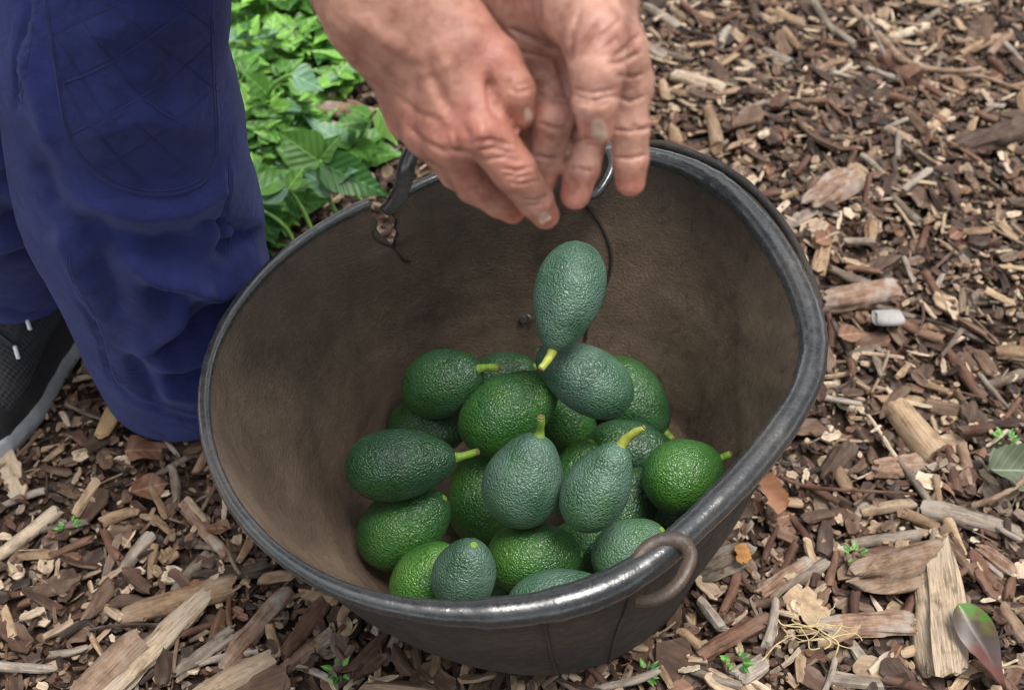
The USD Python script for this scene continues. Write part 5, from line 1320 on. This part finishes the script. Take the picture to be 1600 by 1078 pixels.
hipL, hipR = np.array([-0.35, 1.0, 0.86]), np.array([-0.50, 0.99, 0.86])
rows = [zr(288, 574, 0.035, 128), zr(280, 540, 0.08, 143), zr(268, 488, 0.14, 157), zr(250, 420, 0.21, 168), zr(228, 340, 0.30, 165), zr(205, 260, 0.38, 160), zr(190, 160, 0.455, 162), zr(172, 60, 0.52, 172)]
cs1, rs1 = [q[0] for q in rows] + [np.array([-0.262, 0.74, 0.60]), np.array([-0.30, 0.86, 0.72]), hipL], [q[1] for q in rows] + [0.087, 0.092, 0.1]
v1, f1 = loft(cs1, rs1, 210, 170)
m_ = trimesh.Trimesh(v1, f1, process=False)
nn = normals(v1, f1)
q1, d1 = project(v1)
if ((nn * (v1 - np.array(cs1)[4])).sum(1)).mean() < 0:
    f1 = f1[:, ::-1]
FOLDS = [
    # U shaped drape under the knee patch, with the hollow below it
    (C((98, 285), (150, 318), (220, 334), (290, 328), (340, 300), (362, 262)), 20, 0.0045), (C((115, 345), (170, 378), (240, 388), (300, 378)), 26, -0.007),
    (C((92, 350), (120, 410), (150, 470)), 20, 0.006), (C((140, 400), (165, 450), (190, 500)), 24, -0.008),
    # the ridge that runs down from the back of the knee to the hollow above the hem
    (C((432, 385), (385, 425), (330, 452), (300, 440), (240, 425), (190, 395)), 15, 0.010), (C((345, 400), (375, 385), (398, 362)), 12, -0.011),
    (C((430, 425), (375, 470), (310, 515), (248, 540)), 15, -0.012), (C((300, 455), (275, 500), (245, 528), (205, 545)), 11, 0.008), (C((225, 455), (265, 465), (300, 462)), 16, -0.006),
    (C((420, 470), (350, 530), (280, 560), (225, 556)), 20, 0.009), (C((390, 560), (320, 585), (255, 590)), 14, -0.007), (C((370, 600), (300, 618), (240, 606)), 13, 0.006),
    (C((205, 552), (222, 590), (250, 630)), 13, -0.006), (C((352, 330), (353, 400)), 5, -0.003), (C((310, 352), (355, 350), (408, 366)), 7, -0.004),
    (C((60, 250), (90, 330)), 18, -0.004), (C((30, 60), (60, 150), (85, 240)), 16, 0.004), (C((120, 60), (220, 40), (320, 20)), 35, 0.004), (C((240, 100), (330, 120)), 40, -0.003), (C((120, 220), (220, 180), (320, 200)), 30, 0.004),
    # side seam
    (C((48, 0), (38, 60), (28, 120), (25, 170)), 2.6, -0.0030), (C((100, 400), (125, 470), (152, 520), (162, 560), (175, 600)), 2.8, -0.0025), (C((352, 255), (350, 330), (356, 400)), 2.5, -0.002),
    # hem
    (C((165, 585), (215, 630), (290, 655), (330, 660)), 2.4, -0.0016),
]
v1 = sculpt(v1, f1, [(a, b, 1.7 * c) for a, b, c in FOLDS], 0.0, 1.6)
v1 = v1 + normals(v1, f1) * (0.006 * fbm(v1, 9, 3) + 0.0020 * fbm(v1, 40, 4))[:, None]
rows = [zr(18, 405, 0.12, 112), zr(10, 375, 0.16, 118), zr(0, 330, 0.22, 122), zr(-20, 260, 0.32, 126), zr(-45, 130, 0.44, 130)]
cs2, rs2 = [q[0] for q in rows] + [np.array([-0.46, 0.74, 0.56]), np.array([-0.48, 0.85, 0.70]), hipR], [q[1] for q in rows] + [0.088, 0.092, 0.1]
v2, f2 = loft(cs2, rs2, 160, 120)
if ((normals(v2, f2) * (v2 - np.array(cs2)[3])).sum(1)).mean() < 0:
    f2 = f2[:, ::-1]
v2 = sculpt(v2, f2, [(C((-20, 250), (40, 240), (100, 225)), 10, 0.007), (C((-20, 385), (40, 365), (100, 360)), 14, 0.010), (C((-10, 345), (50, 335), (95, 320)), 14, -0.009), (C((0, 402), (50, 392), (100, 395)), 9, -0.007), (C((0, 300), (45, 285), (75, 270)), 18, 0.008), (C((-10, 480), (50, 488), (110, 478)), 2.5, -0.0016)])
v2 = v2 + normals(v2, f2) * (0.006 * fbm(v2, 9, 13) + 0.0022 * fbm(v2, 40, 14))[:, None]
fP = lambda P: smin(smin(cone(P, hipL, hipL + [0.02, 0, 0.05], 0.11, 0.115), cone(P, hipR, hipR + [0.02, 0, 0.05], 0.11, 0.115), 0.05), cone(P, np.array([-0.42, 0.99, 0.92]), np.array([-0.37, 0.95, 0.98]), 0.13, 0.14), 0.05)
vp, qp = sdf_mesh(fP, np.array([-0.70, 0.75, 0.65]), np.array([-0.10, 1.25, 1.2]), 0.012)
# cloth turned in at the hems
def hem_lip(v, nrow, sides):
    e = v.reshape(sides, nrow, 3)[:, 0]; cc = e.mean(0)
    return grid(np.stack([e, cc + (e - cc) * 0.975 + [0, 0, 0.004], cc + (e - cc) * 0.96 + [0, 0, 0.06]], 1), True)


h1, h2 = hem_lip(v1, 210, 170), hem_lip(v2, 160, 120)
tv, tf = joined((v1, f1), (v2, f2), (vp, qp), h1, h2)
trousers = obj('trousers', (tv, tf), NAVY, person, True)
# knee patch: a second layer of cloth sewn on the shin, following the leg
q1, d1 = project(v1); n1 = normals(v1, f1)
ok = ((n1 * (v1 - EYE)).sum(1) < 0) & (q1[:, 1] < 420) & (q1[:, 1] > -260)
dep = LinearNDInterpolator(q1[ok], d1[ok])
OUT = np.array([(64, -70), (68, 0), (76, 60), (88, 130), (100, 200), (116, 240), (140, 268), (172, 288), (210, 302), (255, 307), (295, 300), (322, 286), (338, 264), (343, 230), (341, 170), (338, 100), (335, 30), (332, -70)], float)
out = spline(OUT, 220, s=30)
cen = np.array([205, 110.0])
rr_ = np.r_[np.linspace(0, 0.93, 60), np.linspace(0.94, 1.0, 10)]
# close the outline along the top
top = np.stack([np.linspace(332, 64, 60)[1:-1], np.full(58, -70.0)], -1)
ring = np.vstack([out, top])
Q = cen + rr_[None, :, None] * (ring[:, None] - cen)
D = dep(Q.reshape(-1, 2)).reshape(Q.shape[:2])
D = np.where(np.isnan(D), np.nanmean(D), D)
off = 0.0022 * np.ones(rr_.shape); off[-1] = -0.0012; off[-2] = 0.0016
PP = EYE + (D - off[None])[..., None] * (FWD + ((Q[..., :1] - 800) / F) * RIGHT + ((539 - Q[..., 1:]) / F) * UP)
pv, pf = grid(PP, True)
if (normals(pv, pf) @ FWD).mean() > 0:
    pf = pf[:, ::-1]
QUILT = [C((80, 55), (200, 0)), C((98, 130), (180, 95), (260, 40), (300, 10)), C((108, 212), (180, 175), (270, 120), (335, 60)), C((160, 262), (220, 228), (290, 178), (340, 130)), C((235, 300), (290, 255), (335, 200)),
         C((70, 35), (110, 90), (150, 160), (200, 215)), C((105, 10), (165, 80), (215, 145), (280, 190)), C((165, 5), (240, 65), (300, 110), (342, 145)), C((235, -10), (290, 15), (342, 55)), C((85, 90), (130, 180), (190, 250), (230, 290)), C((210, 190), (260, 235), (300, 270))]
pv = sculpt(pv, pf, [(s, 2.2, -0.0005) for s in QUILT] + [(C((210, 120), (260, 90)), 25, 0.003)])
patch_ = obj('knee_patch', (pv, pf), NAVY_PATCH, trousers, True)
# stitching
dq, dd = project(pv)
dep2 = LinearNDInterpolator(dq, dd)


def stitched(line, sc=1.0):
    L_ = spline(line, 60) if len(line) > 2 else np.linspace(line[0], line[1], 60)
    z = dep2(L_); k = ~np.isnan(z)
    if k.sum() < 8:
        return
    P = np.array([at(*a, b - 0.0004) for a, b in zip(L_[k], z[k])])
    obj('stitching', tube(P, 0.00034 * sc, 5), THREAD, patch_, 60)


for s in QUILT:
    stitched(s)
for s_ in (0.955, 0.985):
    stitched(cen + s_ * (OUT[1:-1] - cen))

q1b, d1b = project(v1)
okb = ((normals(v1, f1) * (v1 - EYE)).sum(1) < 0) & (q1b[:, 1] > -60)
dep3 = LinearNDInterpolator(q1b[okb], d1b[okb])
for line in (C((55, 0), (44, 60), (33, 120), (30, 165)), C((104, 400), (129, 470), (156, 520), (167, 560), (181, 600)), C((355, 255), (354, 330), (360, 400)), C((172, 580), (218, 618), (280, 642), (318, 650))):
    for shift in (0, 4.0):
        L_ = spline([q + np.array([shift, -shift * 0.4]) for q in line], 70)
        z_ = dep3(L_); k_ = ~np.isnan(z_)
        if k_.sum() > 8:
            obj('stitching', tube(np.array([at(*a, b - 0.0004) for a, b in zip(L_[k_], z_[k_])]), 0.00036, 5), SEAM, trousers, 60)

# ---- shirt: bent over towards the bucket, out of the picture
shR, shL, chest, belly = np.array([-0.29, 0.75, 1.12]), np.array([-0.04, 0.99, 1.12]), np.array([-0.18, 0.86, 1.10]), np.array([-0.36, 0.95, 0.98])
midR, midL = elbow_r + 0.25 * (at(610, 10, 0.662) - elbow_r), elbow_l + 0.2 * (at(880, -80, 0.665) - elbow_l)


def fS(P):
    d = smin(cone(P, belly, chest, 0.135, 0.135), cone(P, shR, shL, 0.085, 0.085), 0.06)
    d = smin(d, cone(P, chest, neck_b, 0.10, 0.068), 0.05)
    for s, e, m in ((shR, elbow_r, midR), (shL, elbow_l, midL)):
        d = smin(d, smin(cone(P, s, e, 0.075, 0.062), cone(P, e, m, 0.062, 0.056), 0.02), 0.03)
    return d + 0.006 * fbm(P, 14, 31)


vs_, qs_ = sdf_mesh(fS, np.array([-0.60, 0.50, 0.70]), np.array([0.22, 1.2, 1.35]), 0.011)
obj('shirt', (vs_, qs_), SHIRT, person, True)


# ---- shoes
def shoe(heel, toe, label=None):
    L = 0.300
    M = frame(np.r_[(toe - heel)[:2], 0], (0, 0, 1), np.r_[heel[:2], 0.004])
    xs = np.linspace(0, 1, 46)
    half = np.interp(xs, [0, 0.04, 0.15, 0.35, 0.5, 0.7, 0.85, 0.95, 1], [0.012, 0.027, 0.036, 0.036, 0.039, 0.049, 0.047, 0.031, 0.008])
    th = np.linspace(0, 2 * np.pi, 40, endpoint=False)
    rim_ = np.concatenate([np.stack([xs * L, half], -1), np.stack([xs[::-1] * L, -half[::-1]], -1)])
    ring_ = lambda k, z, wob=0.0: np.c_[(rim_ - [L / 2, 0]) * k + [L / 2, 0], np.full(len(rim_), z) + wob * np.sin(rim_[:, 0] * 220)]
    sole_ = grid(np.stack([np.c_[np.tile([L / 2, 0], (len(rim_), 1)), np.zeros(len(rim_))], ring_(0.97, 0.0), ring_(1.06, 0.004), ring_(1.075, 0.014, 0.0006), ring_(1.06, 0.026, 0.0012), ring_(1.02, 0.031), np.c_[np.tile([L / 2, 0], (len(rim_), 1)), np.full(len(rim_), 0.031)]], 1), True)
    if trimesh.Trimesh(*sole_, process=False).volume < 0:
        sole_ = (sole_[0], sole_[1][:, ::-1])
    s_ = thing_part('shoe', person, M, label)
    obj('sole', sole_, SOLE, s_, 50)
    # upper: cross sections along the foot
    hgt = np.interp(xs, [0, 0.05, 0.2, 0.32, 0.45, 0.6, 0.8, 0.93, 1], [0.06, 0.09, 0.098, 0.098, 0.086, 0.066, 0.048, 0.036, 0.012])
    ph = np.linspace(0, np.pi, 25)
    Pu = np.stack([np.stack([np.full(25, x * L), np.cos(ph) * w * 1.0 * (1 - 0.0 * np.sin(ph)), 0.026 + np.sin(ph) ** 0.75 * h], -1) for x, w, h in zip(xs, half, hgt)])
    up_ = grid(Pu)
    if (normals(*up_)[:, 2]).mean() < 0:
        up_ = (up_[0], up_[1][:, ::-1])
    obj('upper', up_, SHOE, s_, True)
    # overlays: toe cap and side band stand a little proud
    for x0, x1, a0, a1 in ((0.80, 0.985, 0.0, np.pi), (0.30, 0.80, 0.0, 0.34), (0.30, 0.80, np.pi - 0.34, np.pi), (0.0, 0.25, 0.0, np.pi), (0.36, 0.62, 0.95, 1.12), (0.36, 0.62, np.pi - 1.12, np.pi - 0.95)):
        xx = np.linspace(x0, x1, 24); pp = np.linspace(a0, a1, 20)
        w = np.interp(xx, xs, half) + 0.0018; h = np.interp(xx, xs, hgt) + 0.0018
        g_ = np.stack([np.stack([np.full(20, x * L), np.cos(pp) * w_, 0.026 + np.sin(pp) ** 0.75 * h_], -1) for x, w_, h_ in zip(xx, w, h)])
        gg = grid(g_)
        if ((normals(*gg) * (gg[0] - [L / 2, 0, 0.03])).sum(1)).mean() < 0:
            gg = (gg[0], gg[1][:, ::-1])
        obj('overlay', gg, SHOE_TRIM, s_, True)
    for x in (0.50, 0.60):
        w, h = np.interp(x, xs, half), np.interp(x, xs, hgt)
        pp = np.linspace(0.9, np.pi - 0.9, 14)
        P = np.stack([np.full(14, x * L) + 0.006 * np.sin(pp * 2), np.cos(pp) * w * 1.02, 0.026 + np.sin(pp) ** 0.75 * h + 0.003], -1)
        obj('lace', tube(P, 0.0024, 8), SHOE_TRIM, s_, 60)
        for e in (0, -1):
            tipc = P[e] + np.array([[0, 0, 0.0], [0.004, 0.004 * (1 if e == 0 else -1), -0.002], [0.009, 0.009 * (1 if e == 0 else -1), -0.005]]) + [0, 0, 0.002]
            obj('lace_tip', tube(tipc, 0.0021, 8), LACE, s_, 60)


def thing_part(name, parent, M, label=None):
    x = UsdGeom.Xform.Define(stage, path_of(name, parent))
    x.AddTransformOp().Set(Gf.Matrix4d(*[float(v) for v in M.T.ravel()]))
    return tag(x.GetPrim(), label)


shoe(atz(178, 430, 0.0), atz(-40, 700, 0.0))
shoe(atz(215, 560, 0.0), atz(450, 650, 0.0))

# ------------------------------------------------------------------ weeds behind the leg
gw = np.random.default_rng(8)


def leaf_at(base, tip, wid, seed, look, parent, up=None, **k):
    L = np.linalg.norm(tip - base)
    up = np.array([0, -0.35, 1.0]) if up is None else up
    M = frame(tip - base, up + gw.normal(0, 0.15, 3), base)
    g_ = obj('leaf', leaf(L, wid, seed, **{**dict(droop=0.12, fold=0.22, m=11, k=7), **k}), look, parent, True, M)
    return g_


def hero_weed(label, stem_px, leaves):
    t_ = thing('weed', label, 'weed')
    for pts in stem_px:
        P = spline(np.array([atz(px, py, z) for px, py, z in pts]), 24)
        obj('stem', tube(P, np.linspace(0.0032, 0.0022, 24), 8), WEED_STEM, t_, 60)
    for (bx, by, bz), (tx, ty, tz), wp, m in leaves:
        b_, e_ = atz(bx, by, bz), atz(tx, ty, tz)
        leaf_at(b_, e_, wp * ((b_ - EYE) @ FWD) / F, int(gw.integers(1e6)), m, t_)
    return t_


hero_weed('broad leaved weed with a pale thick stem beside the torn rim', [[(572, 322, 0.01), (540, 290, 0.05), (500, 252, 0.09)], [(535, 345, 0.01), (515, 310, 0.04), (512, 285, 0.06)]],
          [((498, 254, 0.09), (614, 308, 0.05), 66, LEAF_DARK), ((498, 252, 0.09), (432, 205, 0.12), 74, LEAF), ((500, 250, 0.09), (532, 208, 0.12), 40, LEAF), ((512, 285, 0.06), (560, 262, 0.09), 40, LEAF_BLUE), ((520, 300, 0.05), (470, 262, 0.09), 46, LEAF_BLUE)])
hero_weed('weed with long drooping leaves between the trouser leg and the bucket', [[(490, 370, 0.01), (468, 320, 0.06), (450, 295, 0.09)], [(460, 385, 0.01), (440, 350, 0.05), (400, 325, 0.08)]],
          [((452, 296, 0.09), (368, 300, 0.08), 56, LEAF_BLUE), ((450, 296, 0.09), (475, 258, 0.11), 36, LEAF_LIGHT), ((395, 300, 0.09), (470, 262, 0.1), 44, LEAF), ((405, 326, 0.07), (432, 384, 0.03), 62, LEAF_DARK), ((400, 322, 0.08), (362, 345, 0.05), 50, LEAF_DARK), ((455, 300, 0.07), (470, 345, 0.04), 30, LEAF_DARK)])
hero_weed('weed with one round bluish leaf held on a long stalk', [[(430, 200, 0.01), (420, 150, 0.08), (456, 117, 0.14)]],
          [((456, 117, 0.14), (508, 140, 0.12), 52, LEAF_BLUE), ((420, 150, 0.08), (380, 110, 0.13), 40, LEAF), ((425, 170, 0.06), (470, 165, 0.08), 32, LEAF_LIGHT), ((425, 165, 0.06), (395, 190, 0.05), 30, LEAF)])
hero_weed('weed with a single bright leaf hanging beside the right hand', [[(560, 225, 0.005), (575, 190, 0.05), (590, 172, 0.09)]],
          [((592, 172, 0.09), (624, 230, 0.05), 42, LEAF_LIGHT), ((580, 185, 0.06), (545, 165, 0.09), 30, LEAF), ((575, 190, 0.05), (520, 195, 0.06), 36, LEAF)])


def weed(px, py, h, n, m, label, spread=0.06, lw=0.032, serr=0.0):
    base = atz(px, py, 0.0); base[2] = ground_z(base[0], base[1])
    t_ = thing('weed', label, 'weed', 'leafy green weeds behind the trouser leg')
    big = gw.choice([0.8, 1.0, 1.35]); spread *= big; lw *= big; n = int(n / big)
    for _ in range(gw.integers(2, 4)):
        lean = gw.normal(0, 0.25, 2)
        P = spline(np.array([base, base + [lean[0] * h * 0.4, lean[1] * h * 0.4, h * 0.55], base + [lean[0] * h, lean[1] * h, h]]), 16)
        obj('stem', tube(P, np.linspace(0.0022, 0.001, 16), 6), WEED_STEM, t_, 60)
        for j in range(n):
            s = 0.25 + 0.75 * (j + gw.random()) / n
            b_ = P[int(s * 15)]
            az = gw.uniform(0, 6.28)
            L = spread * gw.uniform(0.55, 1.2) * (1.15 - 0.4 * s)
            e_ = b_ + L * np.array([math.cos(az), math.sin(az), gw.uniform(0.05, 0.75)])
            mm = m if gw.random() < 0.72 else [LEAF_LIGHT, LEAF, LEAF_BLUE, LEAF_DARK][gw.integers(4)]
            leaf_at(b_, e_, lw * gw.uniform(0.7, 1.2) * L / spread, int(gw.integers(1e6)), mm, t_, droop=0.2, serr=serr, m=13 if serr else 9, k=7 if serr else 5)


LB = 'light green leafy weed in the clump behind the trouser leg'
for px, py, h, m in [(372, 95, 0.12, LEAF_LIGHT), (430, 75, 0.13, LEAF_LIGHT), (480, 60, 0.1, LEAF), (520, 95, 0.06, LEAF), (395, 30, 0.12, LEAF_LIGHT), (450, 10, 0.12, LEAF), (385, 165, 0.1, LEAF_LIGHT), (420, 215, 0.09, LEAF_LIGHT), (360, 210, 0.1, LEAF),
                      (500, 5, 0.1, LEAF_LIGHT), (465, 120, 0.07, LEAF_LIGHT), (560, 55, 0.07, LEAF), (345, 30, 0.12, LEAF), (375, 260, 0.07, LEAF), (540, 150, 0.05, LEAF_LIGHT), (745, -20, 0.1, LEAF_LIGHT), (790, -40, 0.12, LEAF), (425, -50, 0.13, LEAF_LIGHT), (360, -60, 0.13, LEAF_LIGHT), (520, -50, 0.12, LEAF), (600, -40, 0.1, LEAF), (670, -40, 0.1, LEAF_LIGHT), (770, 0, 0.09, LEAF_LIGHT), (752, 12, 0.06, LEAF), (400, 130, 0.12, LEAF_LIGHT), (452, 165, 0.07, LEAF), (352, 130, 0.12, LEAF), (505, 45, 0.1, LEAF_LIGHT), (440, 45, 0.14, LEAF_LIGHT), (385, 215, 0.08, LEAF), (480, 215, 0.04, LEAF), (385, 320, 0.06, LEAF), (420, 290, 0.07, LEAF_LIGHT), (445, 345, 0.05, LEAF), (372, 375, 0.05, LEAF_DARK), (480, 300, 0.05, LEAF), (430, 250, 0.08, LEAF), (545, 245, 0.03, LEAF), (405, 385, 0.04, LEAF_DARK)]:
    weed(px, py, h, 12, m, LB, 0.047, 0.025, 0.06 if gw.random() < 0.4 else 0.0)
for px, py, lab in [(1335, 870, 'tiny green sprout in the mulch right of the bucket'), (1010, 1055, 'small green sprig under the bucket foot'), (530, 1050, 'small dark green sprig in the mulch below the bucket'), (1570, 690, 'wilted green sprig at the right edge'), (205, 640, 'small yellowish green sprig beside the trouser hem'), (110, 825, 'little green leaf sprig left of the bucket'), (1150, 1035, 'thin green sprig at the bottom right')]:
    base = atz(px, py, 0.015)
    t_ = thing('sprig', lab, 'sprig')
    for j in range(11):
        az = gw.uniform(0, 6.28); L = gw.uniform(0.004, 0.011)
        b_ = base + 0.006 * np.array([math.cos(az), math.sin(az), 0.5])
        leaf_at(b_, b_ + L * np.array([math.cos(az), math.sin(az), 0.4]), L * 0.55, int(gw.integers(1e6)), LEAF_DARK if j % 2 else LEAF, t_, m=7, k=5)
